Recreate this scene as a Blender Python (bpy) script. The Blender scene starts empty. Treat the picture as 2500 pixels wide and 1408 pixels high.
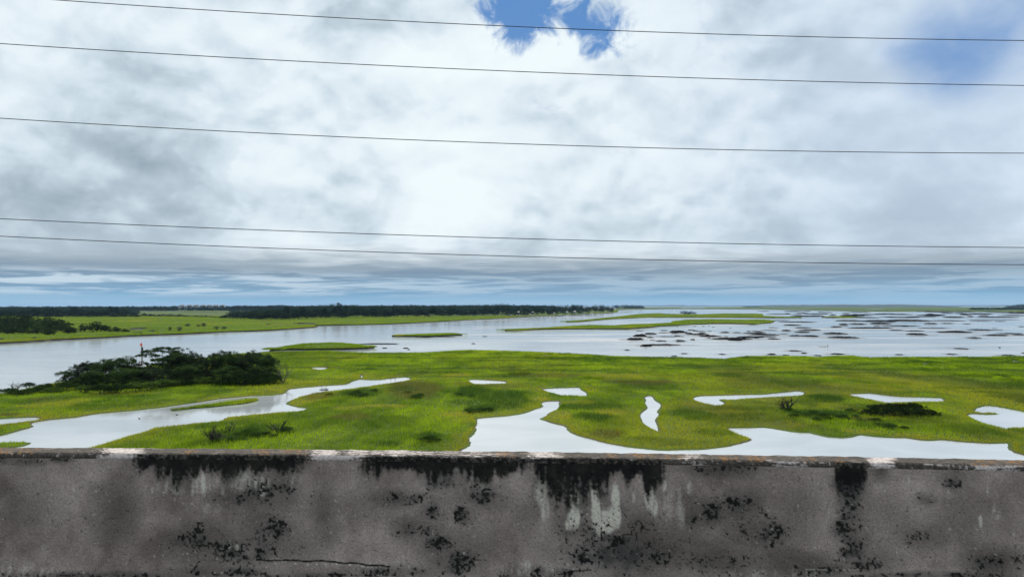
import bpy, math, random
import numpy as np
from mathutils import Vector, kdtree
from mathutils.geometry import tessellate_polygon

rng = np.random.default_rng(7)
random.seed(7)
scene = bpy.context.scene
COL = scene.collection
R = math.radians

# ------------------------------------------------------------------ camera model
CAMZ, F, HZ = 20.0, 1818.0, 746.0            # metres above the water; focal length and horizon row of a 2500 px wide frame
TH = math.atan((HZ - 704.0) / F)
CT, ST = math.cos(TH), math.sin(TH)

def ray(px, py):
    a = (px - 1250.0) / F; b = (704.0 - py) / F
    return np.array([a, CT - b * ST, b * CT + ST])

def at(px, py, z=0.0):
    r = ray(px, max(py, HZ + 0.6))
    t = (z - CAMZ) / r[2]
    return np.array([r[0] * t, r[1] * t])

def at_depth(px, py, Y):
    r = ray(px, py)
    t = Y / r[1]
    return np.array([r[0] * t, Y, CAMZ + r[2] * t])

def project(P):
    P = np.asarray(P, float)
    x, y, z = P[..., 0], P[..., 1], P[..., 2] - CAMZ
    dep = y * CT + z * ST
    up = -y * ST + z * CT
    return 1250 + F * x / dep, 704 - F * up / dep

def pxm(Y):                                   # metres per photo pixel at distance Y
    return Y / F

# ------------------------------------------------------------------ noise
def _hash(ix, iy, seed):
    h = (ix.astype(np.int64) * 374761393 + iy.astype(np.int64) * 668265263 + seed * 974711) & 0x7fffffff
    h = ((h ^ (h >> 13)) * 1274126177) & 0x7fffffff
    h = h ^ (h >> 16)
    return (h & 0xffff) / 65535.0

def vnoise(x, y, seed=0):
    x = np.asarray(x, float); y = np.asarray(y, float)
    ix, iy = np.floor(x), np.floor(y)
    fx, fy = x - ix, y - iy
    fx = fx * fx * (3 - 2 * fx); fy = fy * fy * (3 - 2 * fy)
    a = _hash(ix, iy, seed); b = _hash(ix + 1, iy, seed)
    c = _hash(ix, iy + 1, seed); d = _hash(ix + 1, iy + 1, seed)
    return (a * (1 - fx) + b * fx) * (1 - fy) + (c * (1 - fx) + d * fx) * fy

def fbm(x, y, seed=0, octv=4):
    s = 0; amp = 0.5; tot = 0
    for o in range(octv):
        s = s + amp * vnoise(np.asarray(x) * 2 ** o, np.asarray(y) * 2 ** o, seed + o * 17)
        tot += amp; amp *= 0.5
    return s / tot

def sstep(a, b, x):
    t = np.clip((x - a) / (b - a), 0, 1)
    return t * t * (3 - 2 * t)

# ------------------------------------------------------------------ object helpers
def mesh_np(name, V, faces, attrs=None, smooth=False, mats=None, matidx=None):
    """faces: list of (m,k) integer arrays"""
    me = bpy.data.meshes.new(name)
    V = np.asarray(V, np.float32)
    me.vertices.add(len(V)); me.vertices.foreach_set('co', V.ravel())
    loops = np.concatenate([f.ravel() for f in faces]).astype(np.int32)
    tot = np.concatenate([np.full(len(f), f.shape[1], np.int32) for f in faces])
    start = np.concatenate([[0], np.cumsum(tot)[:-1]]).astype(np.int32)
    me.loops.add(len(loops)); me.loops.foreach_set('vertex_index', loops)
    me.polygons.add(len(tot)); me.polygons.foreach_set('loop_start', start)
    me.polygons.foreach_set('loop_total', tot)
    if matidx is not None:
        me.polygons.foreach_set('material_index', np.asarray(matidx, np.int32))
    me.polygons.foreach_set('use_smooth', np.full(len(tot), smooth, bool))
    me.update(calc_edges=True)
    for k, v in (attrs or {}).items():
        a = me.attributes.new(k, 'FLOAT', 'POINT')
        a.data.foreach_set('value', np.asarray(v, np.float32))
    for m in (mats or []):
        me.materials.append(m)
    return me

class MB:
    def __init__(s): s.V = []; s.F = {3: [], 4: []}; s.n = 0
    def add(s, V, faces):
        V = np.asarray(V, float)
        for f in faces:
            f = np.asarray(f, int)
            if len(f): s.F[f.shape[1]].append(f + s.n)
        s.V.append(V); s.n += len(V)
        return s
    def box(s, cx, cy, cz, sx, sy, sz):
        v = np.array([[x, y, z] for z in (-.5, .5) for y in (-.5, .5) for x in (-.5, .5)]) * [sx, sy, sz] + [cx, cy, cz]
        return s.add(v, [np.array([[0, 2, 3, 1], [4, 5, 7, 6], [0, 1, 5, 4], [2, 6, 7, 3], [0, 4, 6, 2], [1, 3, 7, 5]])])
    def tube(s, pts, rad, k=5, cap=True):
        pts = np.asarray(pts, float); rad = np.broadcast_to(np.asarray(rad, float), (len(pts),))
        d = np.gradient(pts, axis=0); d /= np.linalg.norm(d, axis=1)[:, None] + 1e-9
        ref = np.array([0, 0, 1.0]) if abs(d[:, 2].mean()) < .8 else np.array([1.0, 0, 0])
        u = np.cross(d, ref); u /= np.linalg.norm(u, axis=1)[:, None] + 1e-9
        w = np.cross(d, u)
        a = np.arange(k) / k * 2 * math.pi
        ring = pts[:, None] + rad[:, None, None] * (np.cos(a)[None, :, None] * u[:, None] + np.sin(a)[None, :, None] * w[:, None])
        V = ring.reshape(-1, 3); f = []
        for i in range(len(pts) - 1):
            for j in range(k):
                f.append([i * k + j, i * k + (j + 1) % k, (i + 1) * k + (j + 1) % k, (i + 1) * k + j])
        fs = [np.array(f)]
        if cap:
            V = np.vstack([V, pts[:1], pts[-1:]]); n = len(pts) * k
            fs.append(np.array([[n, (j + 1) % k, j] for j in range(k)] + [[n + 1, (len(pts) - 1) * k + j, (len(pts) - 1) * k + (j + 1) % k] for j in range(k)]))
        return s.add(V, fs)
    def mesh(s, name, mats=None, smooth=False):
        return mesh_np(name, np.vstack(s.V), [np.vstack(v) for v in s.F.values() if v], mats=mats, smooth=smooth)

def tag(o, label=None, cat=None, group=None, kind=None):
    if label: o['label'] = label
    if cat: o['category'] = cat
    if group: o['group'] = group
    if kind: o['kind'] = kind
    return o

def link(name, me, parent=None, loc=(0, 0, 0), rz=0.0, sc=None):
    o = bpy.data.objects.new(name, me); COL.objects.link(o)
    o.location = loc; o.rotation_euler = (0, 0, rz)
    if sc is not None: o.scale = sc if hasattr(sc, '__len__') else (sc, sc, sc)
    if parent: o.parent = parent
    return o

def empty(name, loc, rz=0.0, sc=None):
    return link(name, None, None, loc, rz, sc)

def copy_tree(o, parent=None):
    c = o.copy(); COL.objects.link(c); c.parent = parent
    for ch in list(o.children): copy_tree(ch, c)
    return c

# ------------------------------------------------------------------ material helpers
class NT:
    def __init__(s, tree): s.t = tree; s.t.nodes.clear()
    def n(s, typ, **kw):
        nd = s.t.nodes.new(typ)
        for k, v in kw.items():
            if k == 'inp':
                for a, b in v.items():
                    sock = nd.inputs[a]
                    if isinstance(b, bpy.types.NodeSocket): s.t.links.new(b, sock)
                    else: sock.default_value = b
            else: setattr(nd, k, v)
        return nd
    def l(s, a, b): s.t.links.new(a, b)
    def math(s, op, a, b=0.0, c=None, clamp=False):
        nd = s.n('ShaderNodeMath', operation=op, use_clamp=clamp, inp={0: a, 1: b})
        if c is not None:
            if isinstance(c, bpy.types.NodeSocket): s.l(c, nd.inputs[2])
            else: nd.inputs[2].default_value = c
        return nd.outputs[0]
    def mix(s, f, a, b, blend='MIX'):
        nd = s.n('ShaderNodeMix', data_type='RGBA', blend_type=blend)
        for k, v in ((0, f), (6, a), (7, b)):
            if isinstance(v, bpy.types.NodeSocket): s.l(v, nd.inputs[k])
            else: nd.inputs[k].default_value = (*v, 1.0) if isinstance(v, tuple) and len(v) == 3 else v
        return nd.outputs[2]
    def mr(s, x, a, b, c=0.0, d=1.0, smooth=True):
        return s.n('ShaderNodeMapRange', interpolation_type='SMOOTHSTEP' if smooth else 'LINEAR', inp={0: x, 1: a, 2: b, 3: c, 4: d}).outputs[0]
    def noise(s, vec, scale, detail=4.0, rough=.5, dist=0.0):
        nd = s.n('ShaderNodeTexNoise', inp={'Scale': scale, 'Detail': detail, 'Roughness': rough, 'Distortion': dist})
        if vec is not None: s.l(vec, nd.inputs['Vector'])
        return nd.outputs['Fac']
    def mapping(s, vec, sc=(1, 1, 1), loc=(0, 0, 0)):
        return s.n('ShaderNodeMapping', inp={'Vector': vec, 'Scale': sc, 'Location': loc}).outputs[0]
    def attr(s, name): return s.n('ShaderNodeAttribute', attribute_name=name).outputs['Fac']

def new_mat(name):
    m = bpy.data.materials.new(name); m.use_nodes = True
    return m, NT(m.node_tree)

def simple_mat(name, col, rough=.8, var=.25, scale=3.0, metal=0.0):
    m, N = new_mat(name)
    g = N.n('ShaderNodeTexCoord').outputs['Object']
    nz = N.noise(g, scale, 5, .6)
    c = N.mix(N.mr(nz, .3, .7), tuple(x * (1 - var) for x in col), tuple(min(1, x * (1 + var)) for x in col))
    b = N.n('ShaderNodeBsdfPrincipled', inp={'Base Color': c, 'Roughness': rough, 'Metallic': metal})
    o = N.n('ShaderNodeOutputMaterial'); N.l(b.outputs[0], o.inputs[0])
    return m

def leaf_mat(name, dark, light, transl=.3, scale=.6, brown=None):
    m, N = new_mat(name)
    tc = N.n('ShaderNodeTexCoord').outputs['Object']
    inf = N.n('ShaderNodeObjectInfo')
    nz = N.noise(tc, scale, 3, .6)
    c = N.mix(N.mr(nz, .32, .68), dark, light)
    hv = N.math('MULTIPLY_ADD', inf.outputs['Random'], .5, .75)
    c = N.mix(1.0, c, N.n('ShaderNodeCombineColor', inp={0: hv, 1: hv, 2: hv}).outputs[0], 'MULTIPLY')
    if brown:
        c = N.mix(N.mr(N.noise(tc, scale * .7, 2), .55, .75), c, brown)
    d = N.n('ShaderNodeBsdfDiffuse', inp={'Color': c})
    t = N.n('ShaderNodeBsdfTranslucent', inp={'Color': c})
    x = N.n('ShaderNodeMixShader', inp={0: transl}); N.l(d.outputs[0], x.inputs[1]); N.l(t.outputs[0], x.inputs[2])
    o = N.n('ShaderNodeOutputMaterial'); N.l(x.outputs[0], o.inputs[0])
    return m

# ================================================================== WORLD (sky)
SUN_EL, SUN_AZ = R(52), R(-14)              # azimuth measured from +Y towards +X: ahead, slightly left
def build_world():
    w = bpy.data.worlds.new("World"); scene.world = w; w.use_nodes = True
    N = NT(w.node_tree)
    sky = N.n('ShaderNodeTexSky', sky_type='NISHITA', sun_disc=False, sun_elevation=SUN_EL, sun_rotation=SUN_AZ)
    bg1 = N.n('ShaderNodeBackground', inp={'Strength': .1})
    skyc = N.mix(.85, sky.outputs[0], (.50, 2.2, 5.6))
    N.l(skyc, bg1.inputs['Color'])
    d = N.n('ShaderNodeTexCoord').outputs['Generated']
    d = N.n('ShaderNodeVectorMath', operation='NORMALIZE', inp={0: d}).outputs[0]
    sp = N.n('ShaderNodeSeparateXYZ', inp={0: d})
    z = N.math('MAXIMUM', sp.outputs[2], 0.0)
    zc = N.math('ADD', z, .055)
    u = N.math('DIVIDE', sp.outputs[0], zc); v = N.math('DIVIDE', sp.outputs[1], zc)
    p = N.n('ShaderNodeCombineXYZ', inp={0: u, 1: v, 2: 0.0}).outputs[0]
    up = (0.0, 0.0, .022)
    def dn(sc, scale, det, ro, di, off=(0, 0, 0), loc=(0, 0, 0)):
        q = N.n('ShaderNodeVectorMath', operation='ADD', inp={0: d, 1: off}).outputs[0]
        return N.noise(N.mapping(q, sc, loc), scale, det, ro, di)
    billow = dn((1, 1, 1.35), 4.2, 5, .45, .25, loc=(1.3, 2.2, .4))
    mid = dn((1, 1, 1.4), 9.5, 6, .46, .3, loc=(4.1, .2, 1.4))
    mid_up = dn((1, 1, 1.4), 9.5, 6, .46, .3, up, (4.1, .2, 1.4))
    puff = dn((1, 1, 1.5), 17.0, 5, .5, .35, loc=(2.1, 7.2, .3))
    puff_up = dn((1, 1, 1.5), 17.0, 5, .5, .35, (-.004, 0, .013), (2.1, 7.2, .3))
    fine = N.noise(N.mapping(d, (1, 1, 1.1), (1.3, 5.2, 0)), 22.0, 8, .60, .5)
    pl = N.noise(N.mapping(p, (1, 1, 1), (3.1, 1.7, 0)), 1.1, 6, .55, .4)
    strat = N.noise(N.mapping(d, (3.2, 3.2, 46), (2.3, 0.4, 0)), 1.0, 6, .52, .35)
    strat2 = N.noise(N.mapping(d, (9, 9, 150), (1.3, 3.4, 9)), 1.0, 6, .58, .5)
    def blobs(lst):
        acc = None
        for (px, py, rp, amt) in lst:
            r0 = ray(px, py); r0 = r0 / np.linalg.norm(r0)
            dist = N.n('ShaderNodeVectorMath', operation='DISTANCE', inp={0: d, 1: tuple(r0)}).outputs['Value']
            b = N.mr(dist, 0.0, rp / F, amt, 0.0)
            acc = b if acc is None else N.math('ADD', acc, b)
        return acc
    bright = blobs([(1250, 230, 520, .13), (1060, 130, 300, .12), (1030, 525, 170, .34), (700, 610, 170, .22), (530, 365, 170, .16),
                    (600, 110, 220, .14), (300, 560, 150, .10), (1150, 420, 260, .14), (1850, 330, 320, .05),
                    (0, 470, 230, -.28), (430, 480, 320, -.17), (60, 640, 300, -.12), (880, 100, 220, -.13), (1270, 540, 130, -.14),
                    (2300, 420, 380, -.20), (1960, 470, 330, -.14), (2250, 590, 330, -.20), (300, 590, 220, -.14), (2000, 170, 300, -.10)])
    b0 = N.math('MULTIPLY_ADD', billow, .80, N.math('MULTIPLY', mid, .40))
    b0 = N.math('ADD', b0, N.math('MULTIPLY', N.math('SUBTRACT', mid, mid_up), .85))
    b0 = N.math('ADD', b0, N.math('MULTIPLY', N.math('SUBTRACT', puff, puff_up), N.mr(z, .05, .12, 0, .5)))
    b0 = N.math('ADD', b0, N.math('MULTIPLY_ADD', fine, .13, N.math('MULTIPLY', pl, .22)))
    edge = N.mr(N.math('MULTIPLY_ADD', mid, .7, N.math('MULTIPLY', puff, .3)), .47, .545, -.5, .5)
    b0 = N.math('ADD', b0, N.math('MULTIPLY', edge, N.mr(z, .05, .12, 0, .05)))
    b0 = N.math('ADD', N.math('SUBTRACT', b0, .20), bright)
    ramp = N.n('ShaderNodeValToRGB', inp={0: b0})
    cr = ramp.color_ramp
    cr.elements[0].position = .0; cr.elements[0].color = (.32, .405, .48, 1)
    cr.elements[1].position = 1.0; cr.elements[1].color = (.88, .97, 1.0, 1)
    for pos, c in ((.28, (.475, .575, .655)), (.5, (.645, .755, .835)), (.72, (.80, .89, .95))):
        e = cr.elements.new(pos); e.color = (*c, 1)
    cc = ramp.outputs[0]
    # lavender-blue veil of thin cloud towards the right of the view
    rgt = blobs([(2350, 130, 900, .85), (2500, 400, 700, .3)])
    cc = N.mix(N.math('MULTIPLY', rgt, .62, clamp=True), cc, (.60, .72, .88))
    # horizon bands: a dark cloud base, then thin white streaks over blue
    lft = N.mr(sp.outputs[0], -.55, .15, 1.0, 0.0)
    base = N.n('ShaderNodeValToRGB', inp={0: N.mr(N.math('MULTIPLY_ADD', N.math('SUBTRACT', strat, .5), .03, z), 0.0, .10, 0, 1, False)})
    e0 = base.color_ramp
    e0.elements[0].position = 0.0; e0.elements[0].color = (.36, .56, .72, 1)
    e0.elements[1].position = 1.0; e0.elements[1].color = (.50, .575, .635, 1)
    for pos, c in ((.08, (.30, .51, .70)), (.17, (.22, .41, .60)), (.30, (.26, .415, .57)), (.43, (.235, .33, .43)), (.56, (.37, .45, .515)), (.75, (.46, .535, .60))):
        e = e0.elements.new(pos); e.color = (*c, 1)
    wk = N.math('MULTIPLY', N.mr(z, .008, .02), N.mr(z, .034, .05, 1, 0))
    st = N.mr(N.math('MULTIPLY_ADD', strat2, .7, N.math('MULTIPLY', strat, .3)), .45, .56)
    wk = N.math('MULTIPLY', N.math('MULTIPLY', wk, st), N.math('MULTIPLY_ADD', lft, .55, .35))
    bc = N.mix(wk, base.outputs[0], (.60, .73, .83))
    dkst = N.math('MULTIPLY', N.mr(strat2, .5, .36), N.math('MULTIPLY', N.mr(z, .012, .03), N.mr(z, .045, .075, 1, 0)))
    bc = N.mix(N.math('MULTIPLY', dkst, .5), bc, (.20, .30, .41))
    hz = N.mr(N.math('MULTIPLY_ADD', N.math('SUBTRACT', pl, .5), .06, z), .045, .085, 1.0, 0.0)
    cc = N.mix(hz, cc, bc)
    bg2 = N.n('ShaderNodeBackground', inp={'Color': cc, 'Strength': 1.0})
    holes = blobs([(1225, 5, 110, 1.15), (1300, 45, 100, .9), (1475, 75, 105, 1.1), (1430, 45, 90, .6), (1385, 35, 100, .55), (1240, 85, 80, .55), (1330, 0, 90, .6),
                   (1760, 60, 130, .16), (1750, 190, 120, .2), (1340, 265, 110, .16)])
    soft = blobs([(2290, 145, 150, .75), (2500, 40, 260, .75), (2390, 90, 150, .35), (2200, 110, 120, .2), (2330, 190, 90, .2)])
    wisp = N.noise(N.mapping(d, (1.1, 1, 1.0), (3.3, 1.2, 2)), 26.0, 7, .62, .45)
    hm = N.math('ADD', holes, N.math('MULTIPLY_ADD', wisp, 4.2, -2.1))
    hm = N.math('MULTIPLY', N.mr(hm, .15, 1.35, 0, .97), N.mr(holes, 0.02, .35))
    sm = N.math('ADD', soft, N.math('MULTIPLY_ADD', mid, 1.8, N.math('MULTIPLY_ADD', puff, 1.2, -1.55)))
    sm = N.math('MULTIPLY', N.mr(sm, -.15, 1.6, 0, .82), N.mr(soft, .0, .5))
    fac = N.math('MAXIMUM', hm, sm)
    mx = N.n('ShaderNodeMixShader', inp={0: fac}); N.l(bg2.outputs[0], mx.inputs[1]); N.l(bg1.outputs[0], mx.inputs[2])
    o = N.n('ShaderNodeOutputWorld'); N.l(mx.outputs[0], o.inputs[0])
build_world()

sun = bpy.data.lights.new('sun', 'SUN'); sun.energy = 4.2; sun.angle = R(10); sun.color = (1.0, .95, .86)
so = bpy.data.objects.new('sun', sun); COL.objects.link(so)
sd = Vector((math.sin(SUN_AZ) * math.cos(SUN_EL), math.cos(SUN_AZ) * math.cos(SUN_EL), math.sin(SUN_EL)))
so.rotation_euler = (-sd).to_track_quat('-Z', 'Y').to_euler(); so.location = (0, 0, 90)

cam = bpy.data.cameras.new('camera'); cam.sensor_width = 36; cam.lens = F / 2500 * 36
cam.clip_start = .05; cam.clip_end = 100000
co = bpy.data.objects.new('camera', cam); COL.objects.link(co)
co.location = (0, 0, CAMZ); co.rotation_euler = (math.pi / 2 + TH, 0, 0)
scene.camera = co
scene.view_settings.view_transform = 'Standard'; scene.view_settings.look = 'None'
scene.view_settings.exposure = 0; scene.view_settings.gamma = 1
scene.render.resolution_x, scene.render.resolution_y = 1024, 576
scene.cycles.max_bounces = 5; scene.cycles.volume_bounces = 0
scene.cycles.use_denoising = True

# ================================================================== WATER
def water_mat():
    m, N = new_mat('water')
    g = N.n('ShaderNodeNewGeometry').outputs['Position']
    st = N.noise(N.mapping(g, (.0035, .018, 1)), 1.0, 6, .6, .4)
    st2 = N.noise(N.mapping(g, (.012, .07, 1), (5, 9, 0)), 1.0, 5, .6, .3)
    sx = N.n('ShaderNodeSeparateXYZ', inp={0: g})
    flat = N.math('MULTIPLY', N.mr(sx.outputs[0], -140, 60), N.mr(sx.outputs[1], 300, 345))
    mud = N.math('MULTIPLY', N.mr(N.math('MULTIPLY_ADD', st2, .5, N.math('MULTIPLY', st, .5)), .46, .62), flat)
    col = N.mix(N.mr(st, .35, .65), (.36, .385, .405), (.42, .44, .455))
    pv = N.noise(N.mapping(g, (.045, .085, 1), (2, 8, 0)), 1.0, 4, .55, .6)
    col = N.mix(N.mr(pv, .35, .65, .0, .5), col, (.27, .295, .31))
    col = N.mix(N.math('MULTIPLY', mud, .8), col, (.37, .345, .33))
    ro = N.math('MULTIPLY_ADD', mud, .12, N.math('MULTIPLY_ADD', N.mr(st2, .4, .65), .06, .05))
    wv = N.noise(N.mapping(g, (.35, .9, 1)), 1.0, 4, .6)
    wv2 = N.noise(N.mapping(g, (.05, .14, 1)), 1.0, 4, .6)
    far = N.mr(sx.outputs[1], 90, 380)
    h = N.math('ADD', N.math('MULTIPLY', wv, .05), N.math('MULTIPLY', wv2, .25))
    bp = N.n('ShaderNodeBump', inp={'Strength': N.math('MULTIPLY_ADD', far, .14, .06), 'Distance': 1.0, 'Height': h})
    b = N.n('ShaderNodeBsdfPrincipled', inp={'Base Color': col, 'Roughness': ro, 'IOR': 1.75, 'Normal': bp.outputs[0]})
    o = N.n('ShaderNodeOutputMaterial'); N.l(b.outputs[0], o.inputs[0])
    return m
M_water = water_mat()
V = []; nx = 9; ys = [-400, 0, 150, 400, 1000, 3000, 8000, 18000, 34000]; xs = [-36000, -12000, -3000, -800, 0, 800, 3000, 12000, 36000]
for y in ys:
    for x in xs: V.append((x, y, 0))
Fq = [[j * nx + i, j * nx + i + 1, (j + 1) * nx + i + 1, (j + 1) * nx + i] for j in range(8) for i in range(8)]
tag(link('water', mesh_np('water', V, [np.array(Fq)], mats=[M_water])), kind='structure')

# ================================================================== LAND OUTLINES (traced, laid out on the ground plane)
A = (0, 700, 3.353); B = (600, 700, 3.353); C_ = (1200, 700, 3.353); D = (1820, 700, 3.2)
def px(fr, *pts): return [(fr[0] + x / fr[2], fr[1] + y / fr[2]) for x, y in pts]

main_far = (px(A, (-700, 960), (-300, 905), (0, 866), (130, 851), (270, 818), (400, 792), (500, 775), (700, 745), (1000, 690), (1300, 630), (1620, 583), (1750, 570), (1900, 547), (2030, 537), (2146, 540))
    + px(B, (100, 533), (400, 524), (600, 520), (700, 520), (800, 528), (1000, 537), (1300, 537), (1450, 535), (1520, 532), (1700, 520), (1850, 514))
    + px(C_, (0, 518), (200, 524), (400, 532), (700, 545), (870, 556), (940, 562), (1100, 568), (1300, 570), (1500, 572), (1700, 578), (1900, 588), (1950, 580), (2050, 570))
    + px(D, (0, 540), (250, 538), (500, 540), (570, 548), (620, 540), (720, 535), (860, 535), (910, 545), (1000, 548), (1200, 545), (1500, 545), (1700, 545), (1850, 545), (1980, 540), (2050, 538), (2176, 540), (2900, 548), (3600, 560)))
main = main_far + [(5600, 900), (5600, 1900), (-3600, 1900), (-2600, 1010)]

creek = (px(A, (230, 1105), (330, 1097), (420, 1080), (510, 1076), (610, 1070), (700, 1052), (760, 1040), (1000, 1018), (1240, 996), (1450, 968), (1640, 942), (1800, 913), (2000, 899))
    + px(B, (0, 893), (130, 889), (290, 880), (330, 867), (305, 847), (345, 833), (440, 825), (600, 812), (700, 805), (810, 800), (850, 780), (880, 765), (930, 754), (1000, 762), (1100, 760), (1190, 750), (1240, 741), (1330, 738), (1385, 740),
         (1320, 752), (1190, 775), (1000, 800), (830, 825), (700, 840), (600, 850), (500, 870), (430, 895), (385, 925), (358, 942), (370, 960), (420, 985), (545, 997), (450, 1003), (200, 1012))
    + px(A, (2146, 1020), (1830, 1050), (1860, 1072), (1700, 1090), (1450, 1113), (1300, 1130), (1228, 1140), (1250, 1152), (1200, 1168), (1060, 1195), (990, 1220), (905, 1245), (850, 1262), (740, 1288), (680, 1306), (500, 1345), (300, 1400), (-200, 1420), (-500, 1380), (-100, 1330), (175, 1303), (215, 1267), (195, 1250), (100, 1248), (0, 1254), (-250, 1260), (-300, 1235), (0, 1222), (80, 1192), (200, 1158), (278, 1138), (240, 1115)))
creek_isle = px(A, (1370, 1008), (1500, 992), (1640, 962), (1800, 938), (2000, 915)) + px(B, (0, 910), (60, 905), (125, 923), (60, 943), (0, 956)) + px(A, (1950, 958), (1750, 985), (1560, 997), (1450, 1010))
inlet = px(A, (-300, 1085), (0, 1078), (150, 1066), (330, 1060), (362, 1064), (290, 1080), (120, 1095), (0, 1112), (-300, 1130))
pools = [
    px(B, (930, 717), (985, 720), (960, 738), (935, 742)),
    px(B, (510, 660), (600, 655), (705, 661), (640, 668), (550, 669)),
    px(C_, (-202, 760), (-110, 755), (-10, 763), (100, 768), (152, 774), (0, 780), (-50, 781), (-150, 787)),
    px(C_, (385, 838), (520, 828), (640, 826), (735, 823), (745, 845), (770, 858), (812, 868), (785, 888), (740, 878), (640, 873), (550, 872), (520, 858), (430, 842)),
    px(C_, (375, 945), (430, 935), (570, 935), (582, 955), (560, 985), (470, 1020), (420, 1060), (410, 1075), (470, 1105), (600, 1135), (655, 1155), (638, 1178), (700, 1215), (800, 1240), (950, 1280), (1150, 1310), (1400, 1331), (1700, 1328), (1900, 1310), (2030, 1285), (2100, 1258), (2128, 1240), (2080, 1205), (1980, 1175), (1905, 1158), (2000, 1153), (2146, 1150))
      + px(D, (120, 1090), (200, 1098), (290, 1115), (400, 1135), (520, 1130), (560, 1150), (650, 1170), (750, 1178), (810, 1170), (860, 1143), (1000, 1165), (1150, 1175), (1250, 1175), (1350, 1195), (1410, 1200), (1500, 1187), (1650, 1205), (1900, 1220), (2080, 1213), (2110, 1240), (2078, 1270), (2130, 1300), (2176, 1315), (2500, 1345), (2800, 1500), (2000, 1700))
      + px(C_, (1500, 1600), (600, 1580), (0, 1500)) + px(B, (1640, 1420), (1760, 1330), (1825, 1270), (1805, 1222), (1862, 1200), (1850, 1150), (1872, 1110), (1830, 1077), (2012, 1060)) + px(C_, (100, 1055), (240, 1035), (320, 1010), (390, 988), (412, 970)),
    px(C_, (1230, 900), (1300, 885), (1330, 893), (1350, 920), (1415, 963), (1410, 990), (1390, 1030), (1363, 1070), (1365, 1110), (1385, 1172), (1300, 1145), (1210, 1090), (1203, 1040), (1260, 1000), (1263, 960), (1240, 930)),
    px(C_, (1628, 905), (1700, 892), (1850, 888), (2000, 885), (2146, 880)) + px(D, (120, 842), (230, 831), (340, 818), (430, 813), (490, 828), (450, 835), (300, 841), (150, 846)) + px(C_, (2146, 895), (2000, 905), (1900, 908), (1885, 918), (1938, 940), (1820, 962), (1780, 945), (1680, 925)),
    px(D, (772, 836), (900, 831), (1000, 829), (1080, 844), (1200, 854), (1400, 861), (1560, 866), (1590, 876), (1500, 880), (1370, 880), (1200, 886), (1090, 894), (1060, 880), (1000, 865), (880, 850)),
    px(D, (1700, 990), (1770, 984), (1880, 1000), (1955, 986), (1880, 972), (1760, 958), (1775, 945), (1830, 924), (1950, 930), (2100, 960), (2176, 976), (2400, 1000), (2500, 1060), (2300, 1085), (2080, 1080), (2030, 1096), (1990, 1080), (1850, 1045), (1790, 1015)),
]
cuts = [px(D, (1330, 596), (1400, 594), (1490, 606), (1400, 611)), px(D, (2040, 570), (2130, 578), (2250, 600), (2100, 592)),
        px(D, (1180, 612), (1260, 604), (1345, 597), (1340, 603), (1250, 612)), px(D, (1200, 566), (1300, 577), (1345, 592), (1325, 595), (1240, 576)),
        px(D, (1390, 640), (1440, 641), (1490, 655), (1450, 656)), px(D, (1615, 628), (1705, 627), (1700, 634), (1630, 634)),
        px(D, (1650, 686), (1800, 690), (1980, 700), (2176, 740), (2300, 780), (2160, 748), (1960, 708), (1780, 696)),
        px(C_, (340, 566), (400, 562), (450, 558), (520, 557), (480, 568), (400, 572)),
        px(C_, (300, 580), (520, 590), (760, 600), (520, 596)), px(C_, (760, 748), (830, 746), (900, 750), (820, 753)),
        px(C_, (150, 712), (280, 710), (270, 716), (170, 717)), px(D, (1700, 560), (1850, 566), (1980, 562), (1850, 572))]
isles = [
    px(B, (195, 514), (330, 487), (480, 468), (700, 460), (800, 461), (900, 471), (1010, 486), (1052, 498), (1000, 508), (800, 515), (500, 520), (300, 518)),
    px(B, (1203, 406), (1300, 394), (1500, 386), (1700, 381), (1760, 387), (1775, 396), (1650, 402), (1500, 409), (1350, 409)),
    px(C_, (125, 354), (250, 345), (450, 335), (600, 324), (800, 315), (1000, 317), (1150, 307), (1300, 304), (1400, 299), (1500, 292), (1480, 285), (1600, 270), (1800, 267), (2146, 271)) + px(D, (100, 257), (200, 262), (218, 270), (180, 283), (60, 293)) + px(C_, (1990, 304), (1800, 301), (1600, 313), (1400, 321), (1320, 329), (1200, 341), (1100, 346), (900, 346), (600, 348), (350, 353), (200, 359)),
    px(C_, (615, 283), (750, 273), (900, 257), (1050, 242), (1200, 224), (1350, 217), (1450, 222), (1550, 224), (1700, 226), (1900, 219), (2146, 220)) + px(D, (130, 212), (120, 226), (250, 233), (430, 236), (440, 242), (200, 244)) + px(C_, (2079, 253), (1900, 253), (1600, 251), (1300, 251), (1110, 259), (1000, 263), (880, 273), (800, 281), (700, 286)),
    px(D, (600, 238), (700, 230), (860, 233), (930, 240), (760, 243)),
]
shore_near = (px(A, (-900, 520), (0, 466), (200, 456), (450, 438), (600, 431), (900, 416), (1050, 406), (1300, 396), (1500, 389), (1800, 373), (2146, 361))
    + px(B, (200, 358), (350, 348), (550, 333), (582, 326), (520, 319), (620, 318), (900, 313), (1200, 305), (1500, 291), (1800, 273), (2012, 262))
    + px(C_, (100, 257), (200, 251), (380, 241), (450, 238), (620, 229), (800, 222), (950, 215), (1015, 210)))
shore = shore_near + [(1508, 758.5), (1500, 755), (1400, 752), (1000, 750), (0, 749.4), (-900, 749.2)]
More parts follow.
